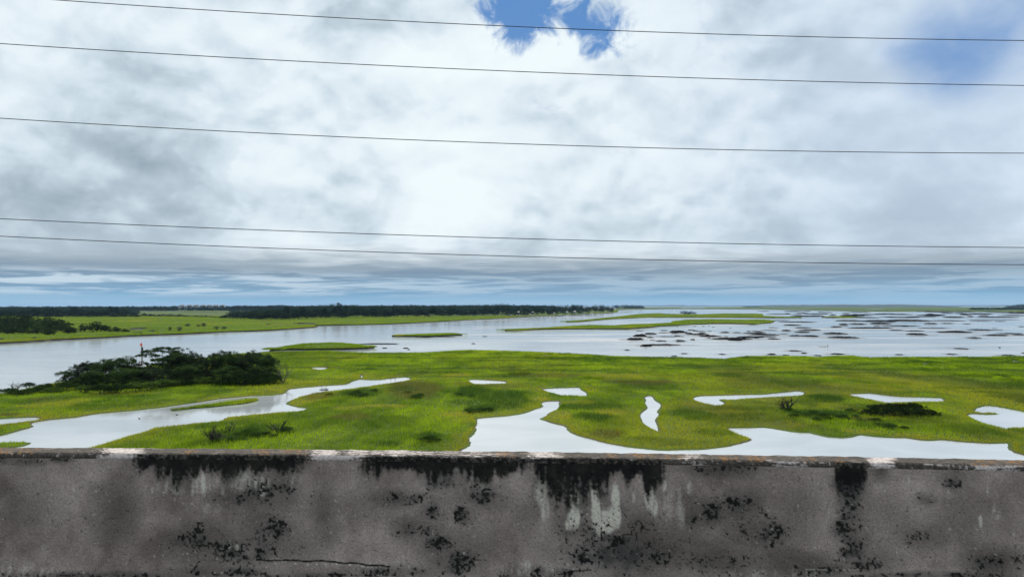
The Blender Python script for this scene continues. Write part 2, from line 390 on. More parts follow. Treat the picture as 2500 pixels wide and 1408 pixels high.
shore_pools = [px(A, (1040, 351), (1100, 345), (1195, 339), (1190, 346), (1150, 353), (1100, 358)), px(A, (1195, 366), (1250, 363), (1310, 364), (1250, 371)), px(A, (1060, 383), (1170, 380), (1160, 386)),
               px(A, (-60, 430), (20, 431), (50, 435), (10, 441), (-60, 440)), px(A, (240, 425), (290, 420), (320, 422), (280, 430)),
               px(B, (370, 303), (450, 299), (560, 303), (590, 312), (500, 310), (420, 307)), px(B, (165, 311), (205, 309), (212, 312), (170, 314)),
               px(A, (1110, 204), (1300, 203), (1520, 206), (1700, 212), (1850, 211), (1600, 208), (1400, 200), (1200, 199))]
far_marsh = [(1505, 757.3), (1560, 755.4), (1660, 754.3), (1780, 754.7), (1850, 755.3), (1920, 756.5), (2010, 758.5), (2100, 760.3), (2180, 761), (2280, 760.4), (2400, 761.6), (2520, 762), (3300, 763), (3300, 750.1), (2500, 749.6), (1900, 749.2), (1505, 750)]
far_pools = [[(2108, 754.6), (2150, 753.6), (2165, 754.2), (2120, 755.4)], [(1660, 751.2), (1720, 750.6), (1725, 751.4), (1665, 752)]]

def area2(P): x, y = P[:, 0], P[:, 1]; return 0.5 * np.sum(x * np.roll(y, -1) - np.roll(x, -1) * y)

def outline(pix, land=True, grass_h=0.55, jit=1.0, step=6.0):
    """photo outline -> ground metres; where the bank's grass hides the ground line the outline is pulled in"""
    P = np.array(pix, float); n = len(P)
    sgn = 1 if area2(P) > 0 else -1
    t = np.roll(P, -1, 0) - np.roll(P, 1, 0)
    nrm = np.stack([t[:, 1], -t[:, 0]], 1) * sgn
    nrm /= np.linalg.norm(nrm, axis=1)[:, None] + 1e-9
    up = -nrm[:, 1] if land else nrm[:, 1]               # land normal pointing up the picture = far bank
    W = []
    for (x, y), u in zip(P, up):
        d = CAMZ * F / max(y - HZ, 1.5)
        W.append(at(x, y + F * grass_h / d * max(0, min(1, u * 1.3)) ))
    W = np.array(W)
    out = []
    for i in range(n):
        a, b = W[i], W[(i + 1) % n]
        dd = np.hypot(*((a + b) / 2))
        L = np.hypot(*(b - a)); k = int(min(60, max(1, round(L / (dd / F * step * (1 + 4 * abs(b[1] - a[1]) / (L + 1e-6)))))))
        for j in range(k): out.append(a + (b - a) * j / k)
    O = np.array(out)
    for _ in range(1 if jit >= 1 and grass_h in (.5, .55, .4) else 0):
        O = .25 * np.roll(O, 1, 0) + .5 * O + .25 * np.roll(O, -1, 0)
    d = np.hypot(O[:, 0], O[:, 1]); s = np.clip(d / F * 9, .35, 40)
    for sc, am in ((10, .9), (3.2, .45)):
        k = sc * np.clip(d / 150, .5, 30)
        k = np.median(k)
        O = O + np.stack([vnoise(O[:, 0] / k, O[:, 1] / k, 5) - .5, (vnoise(O[:, 0] / k, O[:, 1] / k, 9) - .5) * 1.3], 1) * (s * am * jit)[:, None]
    return O

def in_poly(P, x, y):
    res = np.zeros(len(x), bool)
    m = (x > P[:, 0].min()) & (x < P[:, 0].max()) & (y > P[:, 1].min()) & (y < P[:, 1].max())
    if not m.any(): return res
    xx, yy = x[m], y[m]; c = np.zeros(len(xx), bool)
    Q = np.roll(P, -1, 0)
    for (x0, y0), (x1, y1) in zip(P, Q):
        if y0 == y1: continue
        if max(y0, y1) < yy.min() or min(y0, y1) > yy.max(): continue
        k = (y0 > yy) != (y1 > yy)
        c ^= k & (xx < (x1 - x0) * (yy - y0) / (y1 - y0) + x0)
    res[m] = c
    return res

def ground_mat():
    m, N = new_mat('marsh ground')
    g = N.n('ShaderNodeNewGeometry')
    ps = g.outputs['Position']
    n1 = N.noise(N.mapping(ps, (.012, .012, .012)), 1, 6, .6)
    n2 = N.noise(N.mapping(ps, (.5, .5, .5)), 1, 5, .65)
    n3 = N.noise(N.mapping(ps, (.004, .02, .01), (4, 0, 0)), 1, 4, .6)
    c = N.mix(N.mr(n1, .35, .65), (.040, .075, .010), (.085, .115, .014))
    c = N.mix(N.mr(n3, .45, .62), c, (.055, .10, .012))
    c = N.mix(N.math('MULTIPLY', N.mr(n2, .4, .65), .6), c, (.035, .05, .010))
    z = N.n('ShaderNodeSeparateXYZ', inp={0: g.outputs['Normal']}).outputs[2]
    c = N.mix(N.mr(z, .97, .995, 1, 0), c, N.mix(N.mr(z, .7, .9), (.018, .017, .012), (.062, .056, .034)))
    b = N.n('ShaderNodeBsdfPrincipled', inp={'Base Color': c, 'Roughness': .9})
    b.inputs['Specular IOR Level'].default_value = .1
    o = N.n('ShaderNodeOutputMaterial'); N.l(b.outputs[0], o.inputs[0])
    return m
M_ground = ground_mat()

def land(name, outer, holes=(), ztop=.2, bank=.4):
    mb = MB()
    loops = [outer] + list(holes)
    polys = [[Vector((p[0], p[1], 0)) for p in l] for l in loops]
    tri = tessellate_polygon(polys)
    allp = np.vstack(loops)
    def zz(p): return ztop + .06 * (vnoise(p[:, 0] / 9, p[:, 1] / 9, 3) - .5)
    top = np.column_stack([allp, zz(allp)])
    T = np.array([list(t) for t in tri])
    a, b, c = allp[T[:, 0]], allp[T[:, 1]], allp[T[:, 2]]
    fl = ((b[:, 0] - a[:, 0]) * (c[:, 1] - a[:, 1]) - (b[:, 1] - a[:, 1]) * (c[:, 0] - a[:, 0])) < 0
    T[fl] = T[fl][:, ::-1]
    mb.add(top, [T])
    for li, l in enumerate(loops):
        sgn = (1 if area2(l) > 0 else -1) * (1 if li == 0 else -1)
        t = np.roll(l, -1, 0) - np.roll(l, 1, 0)
        nr = np.stack([t[:, 1], -t[:, 0]], 1) * sgn; nr /= np.linalg.norm(nr, axis=1)[:, None] + 1e-9
        low = l + nr * (bank * (.4 + 1.2 * vnoise(l[:, 0] / 3, l[:, 1] / 4, 41)))[:, None]
        n = len(l)
        V = np.vstack([np.column_stack([l, zz(l)]), np.column_stack([low, np.full(n, -.12 if bank > 1.2 and ztop < .5 else -.35)])])
        i = np.arange(n); j = (i + 1) % n
        q = np.column_stack([i, i + n, j + n, j]) if sgn > 0 else np.column_stack([i, j, j + n, i + n])
        if li > 0: q = q if sgn < 0 else q
        mb.add(V, [q])
    return tag(link(name, mb.mesh(name, [M_ground])), kind='structure')

O_main = outline(main, True)
O_creek = outline(creek, False); O_inlet = outline(inlet, False, .5)
O_cisle = outline(creek_isle, True, .4)
O_pools = [outline(p, False) for p in pools]
O_cuts = [outline(p, False, .2, .6) for p in cuts]
O_isles = [outline(p, True, .8) for p in isles]
O_shore = outline(shore, True, .1, step=5)
O_spools = [outline(p, False, .5, .5) for p in shore_pools]
O_fm = outline(far_marsh, True, .2, .7); O_fp = [outline(p, False, .1, .3) for p in far_pools]

land('marsh_ground', O_main, [O_creek, O_inlet] + O_pools + O_cuts, .1, 1.3)
land('marsh_ground', O_cisle, (), .1, .4)
for o_ in O_isles: land('marsh_ground', o_, (), .75, .9)
land('marsh_ground', O_shore, O_spools, .8, 1.0)
land('marsh_ground', O_fm, O_fp, .9, 2.0)
mudm = simple_mat('creek mud', (.045, .042, .036), .5, .4, .4)
mb = MB()
for c in O_cuts:
    T = np.array([list(t) for t in tessellate_polygon([[Vector((p[0], p[1], 0)) for p in c]])])
    mb.add(np.column_stack([c, np.full(len(c), .03)]), [T])
tag(link('mud', mb.mesh('mud', [mudm])), kind='structure')

# ================================================================== GRASS
def grass_mat():
    m, N = new_mat('marsh grass')
    h = N.attr('hgt'); ye = N.attr('yel'); br = N.attr('brn'); dk = N.attr('shr_shade'); rn = N.attr('rnd')
    c = N.mix(N.mr(rn, 0, 1, 0, 1, False), (.066, .145, .008), (.340, .470, .012))
    c = N.mix(ye, c, (.44, .41, .028))
    c = N.mix(br, c, (.155, .125, .035))
    c = N.mix(dk, c, (.045, .100, .016))
    c = N.mix(N.mr(h, 0, .5, .35, 0, False), c, (.05, .07, .012))  # blade feet coloured darker, standing in for shade among the stems
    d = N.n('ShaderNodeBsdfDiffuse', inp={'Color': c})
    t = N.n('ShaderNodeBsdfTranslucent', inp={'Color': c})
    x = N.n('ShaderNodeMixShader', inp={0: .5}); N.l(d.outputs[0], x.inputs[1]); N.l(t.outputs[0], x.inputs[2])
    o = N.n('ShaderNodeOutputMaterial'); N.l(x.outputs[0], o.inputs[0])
    return m
M_grass = grass_mat()

hummocks = []   # centre, radii (m), kind (0 shrubby dark, 1 brown, 2 yellow), strength, extra height
def hum(fr, x, y, rx, ry, kind, st=1.0, hh=.3):
    (cx, cy), = px(fr, (x, y)); W = at(cx, cy); d = W[1]
    e = at(cx, cy + ry / fr[2]); e2 = at(cx, cy - ry / fr[2])
    hummocks.append((W[0], (e[1] + e2[1]) / 2, rx / fr[2] * d / F, abs(e2[1] - e[1]) / 2, kind, st, hh))
for a in ((950, 880, 260, 60), (1850, 870, 200, 60), (1950, 1000, 190, 40), (1500, 1240, 190, 40), (1150, 1130, 420, 60, .5), (100, 1180, 260, 70, .8), (1200, 1300, 200, 30), (420, 920, 60, 20, .5), (1300, 660, 300, 14, .4), (700, 1120, 300, 50, .5)):
    hum(B, *a[:4], 0, a[4] if len(a) > 4 else .9)
for a in ((1350, 840, 340, 80), (850, 1080, 220, 40, .7), (1420, 890, 200, 60), (1750, 800, 150, 20, .5), (600, 900, 180, 40, .6)):
    hum(B, *a[:4], 1, a[4] if len(a) > 4 else .8, .1)
for a in ((500, 930, 150, 60), (300, 860, 300, 25), (1150, 985, 260, 22), (850, 1000, 160, 20, .8), (1750, 1050, 200, 22), (1700, 740, 150, 30), (800, 590, 300, 30, .5)):
    hum(B, *a[:4], 2, a[4] if len(a) > 4 else .9, -.1)
for a in ((830, 1078, 280, 45), (800, 985, 420, 40, .8), (1650, 1060, 250, 50, .7), (120, 930, 300, 90, .8), (1850, 1200, 200, 40, .4), (1900, 730, 200, 30, .6)):
    hum(C_, *a[:4], 0, a[4] if len(a) > 4 else .9)
for a in ((950, 1215, 180, 50), (1250, 795, 420, 28, .9), (500, 735, 500, 25, .6), (80, 820, 300, 30, .5), (1500, 1300, 100, 20, .5)):
    hum(C_, *a[:4], 1, a[4] if len(a) > 4 else .8, .05)
for a in ((560, 1070, 150, 60), (980, 1040, 200, 35), (700, 955, 200, 20, .7), (1000, 740, 350, 35, .8), (1700, 970, 150, 30), (400, 920, 150, 25), (1250, 1260, 250, 40, .6), (1750, 1000, 200, 20, .6)):
    hum(C_, *a[:4], 2, a[4] if len(a) > 4 else .9, -.1)
for a in ((650, 885, 190, 32), (620, 1000, 420, 45), (1000, 1090, 250, 30, .6), (1900, 1130, 330, 60, .6), (330, 760, 200, 25, .5), (1650, 800, 500, 14, .4)):
    hum(D, *a[:4], 0, a[4] if len(a) > 4 else .95)
for a in ((950, 1050, 160, 30), (800, 960, 120, 18), (560, 1095, 100, 15), (300, 1060, 200, 20, .5)):
    hum(D, *a[:4], 1, a[4] if len(a) > 4 else .8, .0)
for a in ((250, 880, 250, 30), (300, 1085, 300, 30), (900, 1140, 200, 25), (1300, 1180, 200, 30), (1150, 810, 500, 25, .7), (2100, 1150, 100, 60), (1600, 960, 200, 40, .5), (900, 780, 500, 25, .6), (1080, 890, 100, 20)):
    hum(D, *a[:4], 2, a[4] if len(a) > 4 else .9, -.1)
for a in ((400, 960, 300, 50, .6), (1000, 880, 300, 25, .5)): hum(A, *a[:4], 2, a[4], 0)
for a in ((300, 930, 150, 20, .7), (60, 1055, 120, 14, .9), (900, 890, 250, 20, .6)): hum(A, *a[:4], 1, a[4], 0)
for a in ((1850, 1230, 400, 60, .7), (1600, 830, 200, 25, .5)): hum(A, *a[:4], 0, a[4], .2)

water_polys = [O_creek, O_inlet] + O_pools
kd_pts = np.vstack(water_polys)
kd = kdtree.KDTree(len(kd_pts))
for i, p in enumerate(kd_pts): kd.insert((p[0], p[1], 0), i)
kd.balance()

def sample(ymin, ymax, dens0, dref, power, margin=1.28):
    edges = np.geomspace(ymin, ymax, 40); X = []; Y = []
    for a, b in zip(edges[:-1], edges[1:]):
        m = (a + b) / 2; w = m * 1.375 * margin
        n = int(w * (b - a) * dens0 * (dref / m) ** power)
        X.append((rng.random(n) - .5) * w); Y.append(a + rng.random(n) * (b - a))
    return np.concatenate(X), np.concatenate(Y)

gx, gy, gh, gw, gz = [], [], [], [], []
def take(x, y, h, w, z): gx.append(x); gy.append(y); gh.append(h); gw.append(w); gz.append(z)

# near marsh
x, y = sample(84, 330, 18.0, 110, 1.25)
k = in_poly(O_main, x, y)
x, y = x[k], y[k]
bad = np.zeros(len(x), bool)
for p in water_polys + O_cuts: bad |= in_poly(p, x, y)
ci = in_poly(O_cisle, x, y)
k = ~bad | ci
x, y = x[k], y[k]
hf = .42 + .34 * fbm(x / 14, y / 30, 21, 3) + .18 * (rng.random(len(x)) - .5)
hf = hf * (.85 + .3 * sstep(200, 290, y)) * (.62 + .80 * fbm(x / 2.6, y / 6.5, 83, 3))
take(x, y, hf, .055 + .045 * (y / 110), np.full(len(x), .06))
n_near = len(x)
# islands, far shore, far marsh
x, y = sample(330, 3000, .9, 330, 1.55)
k = np.zeros(len(x), bool)
for p in O_isles: k |= in_poly(p, x, y)
ks = in_poly(O_shore, x, y) & (y < 1400)
for p in O_spools: ks &= ~in_poly(p, x, y)
k |= ks
x, y = x[k], y[k]
take(x, y, .75 + .3 * rng.random(len(x)), .22 * (y / 330), np.full(len(x), .72))
# thick fringe along every bank so the shoreline reads as grass
def fringe(P, z, n_per_m, w0, h0, inward, land_side):
    Q = np.roll(P, -1, 0); L = np.hypot(*(Q - P).T)
    d = np.hypot(P[:, 0], P[:, 1])
    cnt = np.minimum((L * n_per_m * np.clip(150 / d, .04, 1.2)).astype(int), 600)
    i = np.repeat(np.arange(len(P)), cnt); t = rng.random(len(i))
    c = P[i] + (Q[i] - P[i]) * t[:, None]
    tg = (Q[i] - P[i]); nr = np.stack([tg[:, 1], -tg[:, 0]], 1) * (1 if area2(P) > 0 else -1) * land_side
    nr /= np.linalg.norm(nr, axis=1)[:, None] + 1e-9
    c = c - nr * (rng.random(len(i))[:, None] * inward * np.clip(d[i] / 150, .6, 5)[:, None] - .45 * rng.random(len(i))[:, None] ** 2)
    m = (np.abs(c[:, 0]) < c[:, 1] * .80) & (c[:, 1] > 84)
    c = c[m]; dd = d[i][m]
    take(c[:, 0], c[:, 1], h0 * (.6 + .6 * rng.random(len(c))), w0 * np.clip(dd / 110, .7, 20), np.full(len(c), z))
fringe(O_main, .05, 60, .09, .75, 1.6, 1)
for p in [O_creek, O_inlet] + O_pools: fringe(p, .02, 34, .07, .42, 1.0, -1)
for p in O_cuts: fringe(p, .1, 60, .10, .85, 1.0, -1)
fringe(O_cisle, .1, 40, .08, .4, 1.0, 1)
for p in O_isles: fringe(p, .6, 90, .12, .8, 2.5, 1)
fringe(O_shore, .6, 60, .12, .8, 2.5, 1)

x = np.concatenate(gx); y = np.concatenate(gy); h = np.concatenate(gh); w = np.concatenate(gw); z0 = np.concatenate(gz)
n = len(x)
print('grass blades', n, 'near', n_near)
yel = np.clip((fbm(x / 26, y / 60, 31, 4) - .50) * 3.0, 0, .75)
brn = np.clip((fbm(x / 22, y / 48, 47, 4) - .57) * 3.2, 0, .6)
shr_shade = np.clip((fbm(x / 17, y / 44, 59, 4) - .54) * 3.0, 0, .6)
near = y < 330
dist = np.full(n, 99.0)
idx = np.nonzero(near & (y < 250))[0]
for i in idx: dist[i] = kd.find((x[i], y[i], 0))[2]
fade_far = sstep(205, 250, y) * near
yel *= (1 - .55 * fade_far); brn *= (1 - .8 * fade_far); shr_shade *= (1 - .2 * fade_far)
ed = np.exp(-dist / 3.2)
yel = np.maximum(yel, ed * .8 * (fbm(x / 12, y / 20, 77, 3) > .40)); brn = np.maximum(brn * (1 - ed * .4), np.exp(-dist / 1.0) * .15); shr_shade *= (1 - ed * .8)
h = h * (1 - .35 * ed * near)
for (cx, cy, rx, ry, kind, st, hh) in hummocks:
    m = (np.abs(x - cx) < rx * 1.3) & (np.abs(y - cy) < ry * 1.3)
    if not m.any(): continue
    q = np.sqrt(((x[m] - cx) / rx) ** 2 + ((y[m] - cy) / ry) ** 2) + .9 * (fbm(x[m] / 5, y[m] / 9, 91, 3) - .5)
    f = sstep(1.05, .45, q) * st
    a = (shr_shade, brn, yel)[kind]
    a[m] = np.maximum(a[m], f)
    if kind == 0: yel[m] *= 1 - f * .8; brn[m] *= 1 - f * .5; h[m] += f * hh * (.4 + 1.0 * vnoise(x[m] / 1.6, y[m] / 2.4, 13))
    else:
        h[m] += f * hh; shr_shade[m] *= 1 - f
gap_shade = np.clip((fbm(x / 22, y / 6.5, 97, 4) - .53) * 6, 0, .65) * sstep(170, 225, y) * near  # dark streaks put into the colour for shadowed grass in creek gaps
shr_shade = np.maximum(shr_shade, gap_shade); yel *= 1 - gap_shade
str2 = np.clip((fbm(x / 9, y / 9, 99, 4) - .56) * 6, 0, .6) * (1 - sstep(170, 225, y)) * near * (1 - ed)
shr_shade = np.maximum(shr_shade, str2)
h = h * (1 + .35 * str2)
farm = ~near
yel[farm] *= .8; brn[farm] *= .5; shr_shade[farm] *= .5
an = rng.random(n) * 2 * math.pi
dx, dy = np.cos(an) * w / 2, np.sin(an) * w / 2
lean = (rng.random((n, 2)) - .5) * (h * .55)[:, None] + np.array([.06, .02])
base = np.column_stack([x, y, z0])
V = np.empty((n, 3, 3))
V[:, 0] = base + np.column_stack([dx, dy, np.zeros(n)])
V[:, 1] = base - np.column_stack([dx, dy, np.zeros(n)])
V[:, 2] = base + np.column_stack([lean[:, 0], lean[:, 1], h])
rnd = np.clip(.62 + 1.3 * (fbm(x / 6, y / 14, 63, 4) - .5) + .8 * (fbm(x / 1.6, y / 3.5, 67, 3) - .5) + .3 * (rng.random(n) - .5), 0, 1)
rnd = np.where(near, rnd, .45 + .5 * (fbm(x / 40, y / 120, 69, 3) - .1) * rng.random(n))
rep = lambda a: np.repeat(a, 3)
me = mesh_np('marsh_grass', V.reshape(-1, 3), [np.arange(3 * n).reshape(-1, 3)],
             attrs={'hgt': np.tile([0, 0, 1.0], n), 'yel': rep(yel), 'brn': rep(brn), 'shr_shade': rep(shr_shade), 'rnd': rep(rnd)}, mats=[M_grass])
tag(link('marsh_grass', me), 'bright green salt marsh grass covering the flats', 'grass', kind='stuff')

#SECTION2
# ================================================================== BRIDGE BARRIER (weathered concrete parapet)
def build_barrier():
    fx = np.concatenate([-np.geomspace(60, 3.3, 40), np.arange(-3.2, 3.2001, .005), np.geomspace(3.3, 60, 40)])
    YAW = -.05
    fy = 4.0 + YAW * fx
    pc = np.clip(1250 + F * fx / fy, -150, 2650)
    vq = np.polyfit([0, 600, 1200, 1840, 2500], [357, 361.5, 365.5, 377, 388.5], 2)
    ztop = np.array([at_depth(p, HZ + np.polyval(vq, p), y)[2] for p, y in zip(pc, np.clip(fy, 3.8, 4.2))])
    prof = [(.30, -.85)] + [(.15, -.30), (.138, -.012)] + [(t, 0.0) for t in np.linspace(.130, .006, 28)]
    prof += [(.002, -.002), (-.004, -.007), (-.008, -.013), (-.011, -.019), (-.012, -.025), (-.010, -.029)]
    prof += [(-.010 - .05 * t, -.030 - .42 * t) for t in np.linspace(0.006, 1, 84)]
    prof += [(-.06 - .02 * t - .13 * t * t, -.45 - .33 * t) for t in np.linspace(0.015, 1, 72)] + [(-.22, -.86)]
    prof = np.array(prof)
    nr, nc = len(prof), len(fx)
    X = np.broadcast_to(fx, (nr, nc)); Y = fy[None] + prof[:, :1]; Z = ztop[None] + prof[:, 1:]
    wob = (fbm(X / .25, prof[:, 1:] / .12 + 0 * X, 5, 4) - .5) * .006
    edge = ((prof[:, 1] > -.03) & (prof[:, 0] < .02))[:, None]
    Y = Y + wob * 1.2; Z = Z + edge * (fbm(X / .035, X * 0, 8, 3) - .5) * .006 + (prof[:, 0] > .1)[:, None] * (prof[:, 1] > -.02)[:, None] * (fbm(X / .06, X * 0, 18, 3) - .5) * .008
    P = np.stack([X, Y, Z], -1)
    u, v = project(P)
    sx = X; sy = np.cumsum(np.hypot(*np.diff(prof, axis=0, prepend=prof[:1]).T))[:, None] + 0 * X
    top = np.array([(-.004 <= p[0] <= .14) and p[1] > -.008 for p in prof])[:, None] & (X == X)
    lip = np.array([p[1] > -.0295 and p[0] < -.003 for p in prof])[:, None] & (X == X)
    face = ~(top | lip)
    n_f = fbm(sx / .013, sy / .012, 11, 4); n_m = fbm(sx / .07, sy / .08, 12, 4); n_b = fbm(sx / .35, sy / .30, 14, 4)
    drip = fbm(sx / .018, sy / .22, 15, 3); n_s = vnoise(sx / .011, sy / .010, 16); n_s2 = vnoise(sx / .021, sy / .018, 19)
    def el(cx, cy, rx, ry): return np.clip(1.25 - np.sqrt(((u - cx) / rx) ** 2 + ((v - cy) / ry) ** 2), 0, 1)
    lipv = HZ + np.polyval(vq, np.clip(u, -150, 2650)) + 13.5     # row of the foot of the lip
    hmod = .30 + 1.45 * np.clip(fbm(sx / .11, sx * 0 + 2, 44, 4) * 1.5 - .25, 0, 1)
    def band(x0, x1, h, soft=42):                                  # growth hanging down from the lip
        fr = sstep(x0 - soft, x0 + soft, u) * (1 - sstep(x1 - soft, x1 + soft, u))
        return fr * np.clip(1.15 - np.maximum(v - lipv, 0) / (h * hmod), 0, 1.0)
    dense = np.zeros_like(u); speck = np.zeros_like(u); haze = np.zeros_like(u)
    for a in ((330, 600, 50), (400, 560, 66), (560, 740, 34), (890, 1290, 42), (1130, 1240, 74), (1040, 1130, 52), (1310, 1612, 98), (1345, 1490, 122), (2045, 2112, 62, 22), (-200, -60, 30), (2800, 3300, 60)):
        dense = np.maximum(dense, band(*a))
    for a in ((90, 90, 70, .5), (-20, 1122, 60, 16), (60, 1125, 60, 14), (150, 1120, 35, 12), (1770, 1140, 110, 26), (2055, 1180, 30, 26), (2085, 1195, 22, 22), (2080, 1235, 34, 26), (2070, 1290, 46, 36), (2095, 1325, 40, 30), (2110, 1375, 60, 30), (2085, 1160, 34, 30), (2080, 1210, 30, 40), (2075, 1262, 34, 30), (2085, 1310, 40, 34), (2090, 1350, 44, 26),
              (640, 1200, 90, 42), (580, 1215, 80, 26), (690, 1185, 40, 34), (650, 1280, 70, 46), (690, 1295, 40, 40), (520, 1325, 130, 50), (600, 1345, 150, 50), (440, 1320, 40, 26), (560, 1395, 180, 20),
              (985, 1215, 75, 26), (1060, 1250, 45, 50), (1040, 1290, 60, 34), (1000, 1290, 50, 34), (1170, 1210, 80, 36), (1200, 1225, 60, 24), (1130, 1255, 34, 34), (1215, 1215, 34, 24), (1090, 1180, 60, 30),
              (1400, 1290, 60, 50), (1560, 1290, 70, 60), (1500, 1310, 110, 60), (1600, 1340, 90, 60), (1420, 1350, 90, 50), (1740, 1250, 60, 40), (1800, 1240, 55, 44), (1835, 1235, 34, 44), (1700, 1265, 40, 24), (1850, 1300, 90, 50), (1770, 1370, 120, 40), (2000, 1390, 110, 24), (1330, 1400, 120, 24), (2250, 1310, 60, 34), (2260, 1220, 30, 20), (2330, 1175, 34, 26), (2430, 1370, 90, 40), (940, 1395, 160, 20), (1110, 1370, 80, 44), (1070, 1330, 60, 40), (200, 1404, 400, 12), (800, 1404, 300, 12), (2250, 1404, 300, 12)):
        speck = np.maximum(speck, el(*a[:4]) * (1.05 if 2050 < a[0] < 2115 else .85))
    for a in ((1520, 1340, 190, 90, .8), (600, 1340, 190, 70, .6), (1480, 1240, 130, 60, .5), (660, 1215, 110, 60, .5), (2082, 1250, 48, 130, .6), (1760, 1360, 160, 60, .4), (1960, 1390, 160, 40, .5), (2330, 1160, 60, 30, .5), (1120, 1330, 110, 70, .3), (2120, 1370, 90, 50, .5), (1880, 1290, 120, 60, .3)):
        haze = np.maximum(haze, el(*a[:4]) * a[4])
    gen = np.clip((fbm(sx / .9, sx * 0 + 3, 71, 3) - .45) * 4, 0, 1) * (np.abs(fx) > 3.3)[None] * np.clip(1 - sy / .55, 0, 1)
    dense = np.maximum(dense, gen)
    core = sstep(.18, .92, dense * 1.5 + (n_f - .5) * .9 + (n_m - .5) * .7 + (drip - .5) * 1.2 - .06) * sstep(.02, .4, dense)
    mould = core
    mould = np.maximum(mould, sstep(.52, .74, speck * .62 + (n_f - .5) * 1.5 + (n_m - .5) * .9) * sstep(.02, .2, speck))
    mould = np.maximum(mould, sstep(.80, .93, n_f * .55 + n_s * .5 + haze * .16 - .02 + sstep(-.2, .9, speck) * .05))
    soft = np.clip(np.maximum(haze * 1.15, speck * .95) * (.1 + 1.6 * n_m) + np.clip(dense * 1.8, 0, 1) * .5, 0, 1)
    # pale lime streaks
    wh = np.zeros_like(u)
    for a in ((1322, 1195, 17, 42, .85), (1330, 1235, 12, 36, .6), (1402, 1215, 13, 30, 1), (1400, 1262, 17, 30, 1), (1452, 1205, 11, 40, 1), (1455, 1250, 15, 38, 1), (1478, 1278, 32, 26, 1), (1502, 1215, 12, 36, .9), (1500, 1262, 16, 34, 1), (1478, 1262, 26, 24, .9), (1468, 1290, 18, 20, .8), (1394, 1280, 20, 16, .8), (1447, 1165, 6, 24, .7), (1588, 1215, 14, 32, .9), (1597, 1235, 9, 28, .7), (1622, 1185, 6, 16, .5), (1684, 1195, 8, 24, .45), (1355, 1215, 8, 20, .4), (1547, 1212, 4, 18, .5),
              (545, 1192, 6, 24, .55), (553, 1200, 14, 20, .3), (372, 1190, 5, 18, .4), (640, 1180, 40, 24, .35), (575, 1170, 50, 34, .5), (450, 1180, 80, 34, .42), (520, 1240, 40, 20, .16), (700, 1165, 40, 30, .3), (1130, 1190, 80, 24, .25), (1640, 1240, 70, 60, .22), (40, 1395, 140, 20, .25), (1300, 1390, 80, 24, .3), (1900, 1400, 160, 16, .25), (2315, 1215, 6, 26, .5), (2412, 1200, 5, 22, .35), (2426, 1235, 8, 22, .55), (2445, 1252, 12, 18, .55), (2435, 1262, 6, 12, .6), (2393, 1272, 6, 18, .5), (2220, 1165, 4, 16, .35), (560, 1330, 5, 14, .7), (578, 1335, 6, 10, .7), (640, 1200, 14, 14, .5), (2066, 1245, 5, 8, .5), (2130, 1200, 30, 50, .2)):
        wh = np.maximum(wh, np.clip(el(*a[:4]) * 1.5, 0, 1) * a[4])
    wh = sstep(.10, 1.0, wh * .95 + (drip - .5) * 1.1 + (n_m - .5) * .8 + (n_f - .5) * .7) * sstep(.02, .4, wh)
    wh = np.maximum(wh, .28 * sstep(.62, .8, drip * .6 + n_b * .5) * np.clip(1 - sy / .6, 0, 1))
    fl = sstep(.88, .95, n_s * .75 + n_s2 * .3) * .8
    pit = sstep(.80, .90, vnoise(sx / .0135, sy / .0125, 27) * .7 + vnoise(sx / .006, sy / .006, 28) * .32)
    # lip and top
    tw = np.zeros_like(u)
    for a in ((300, 80, 1.0), (870, 50, .8), (790, 60, .9), (960, 180, .75), (1130, 120, .7), (1330, 60, .9), (1200, 80, .6), (1690, 50, .7), (2150, 45, 1.0)):
        tw = np.maximum(tw, np.clip(1.3 - np.abs(u - a[0]) / a[1], 0, 1) * a[2] * top)
    for a in ((300, 85, 1.0), (820, 95, 1.0), (1330, 55, .8), (1700, 50, .8), (1930, 110, .75), (2155, 45, 1.0), (2300, 70, .7), (2440, 110, .95), (620, 60, .2), (1050, 60, .2)):
        tw = np.maximum(tw, np.clip(1.3 - np.abs(u - a[0]) / a[1], 0, 1) * a[2] * lip)
    gen2 = np.clip((fbm(sx / .5, sx * 0 + 9, 75, 3) - .5) * 5, 0, 1) * (np.abs(fx) > 3.3)[None]
    tw = np.maximum(tw, gen2 * (top | lip))
    streak = fbm(sx / .09, sy / .006, 33, 4)
    tw = sstep(.42, .66, tw * .62 + (streak - .5) * .7 + (n_f - .5) * .5 + .06)
    tw = np.maximum(tw * (tw > 0), sstep(.66, .8, n_f * .6 + n_s * .45) * lip * .7 + sstep(.7, .8, streak) * top * .5) * (top | lip)
    li = np.zeros_like(u)
    for a in ((70, 40), (465, 26), (720, 50), (640, 30), (1235, 40), (1570, 50), (1640, 40), (1780, 50), (1850, 40), (2050, 24), (1975, 20), (2400, 50), (2480, 30), (1490, 24), (10, 30)):
        li = np.maximum(li, np.clip(1.3 - np.abs(u - a[0]) / a[1], 0, 1))
    li = np.maximum(li, (np.abs(fx) > 3.3)[None] * .5)
    lich = sstep(.66, .84, li * .36 + streak * .55 + (n_f - .5) * 1.2 + (n_s - .5) * .2) * top * .8
    dark_top = (top | lip) * 1.0
    # cracks
    crack = np.zeros_like(u)
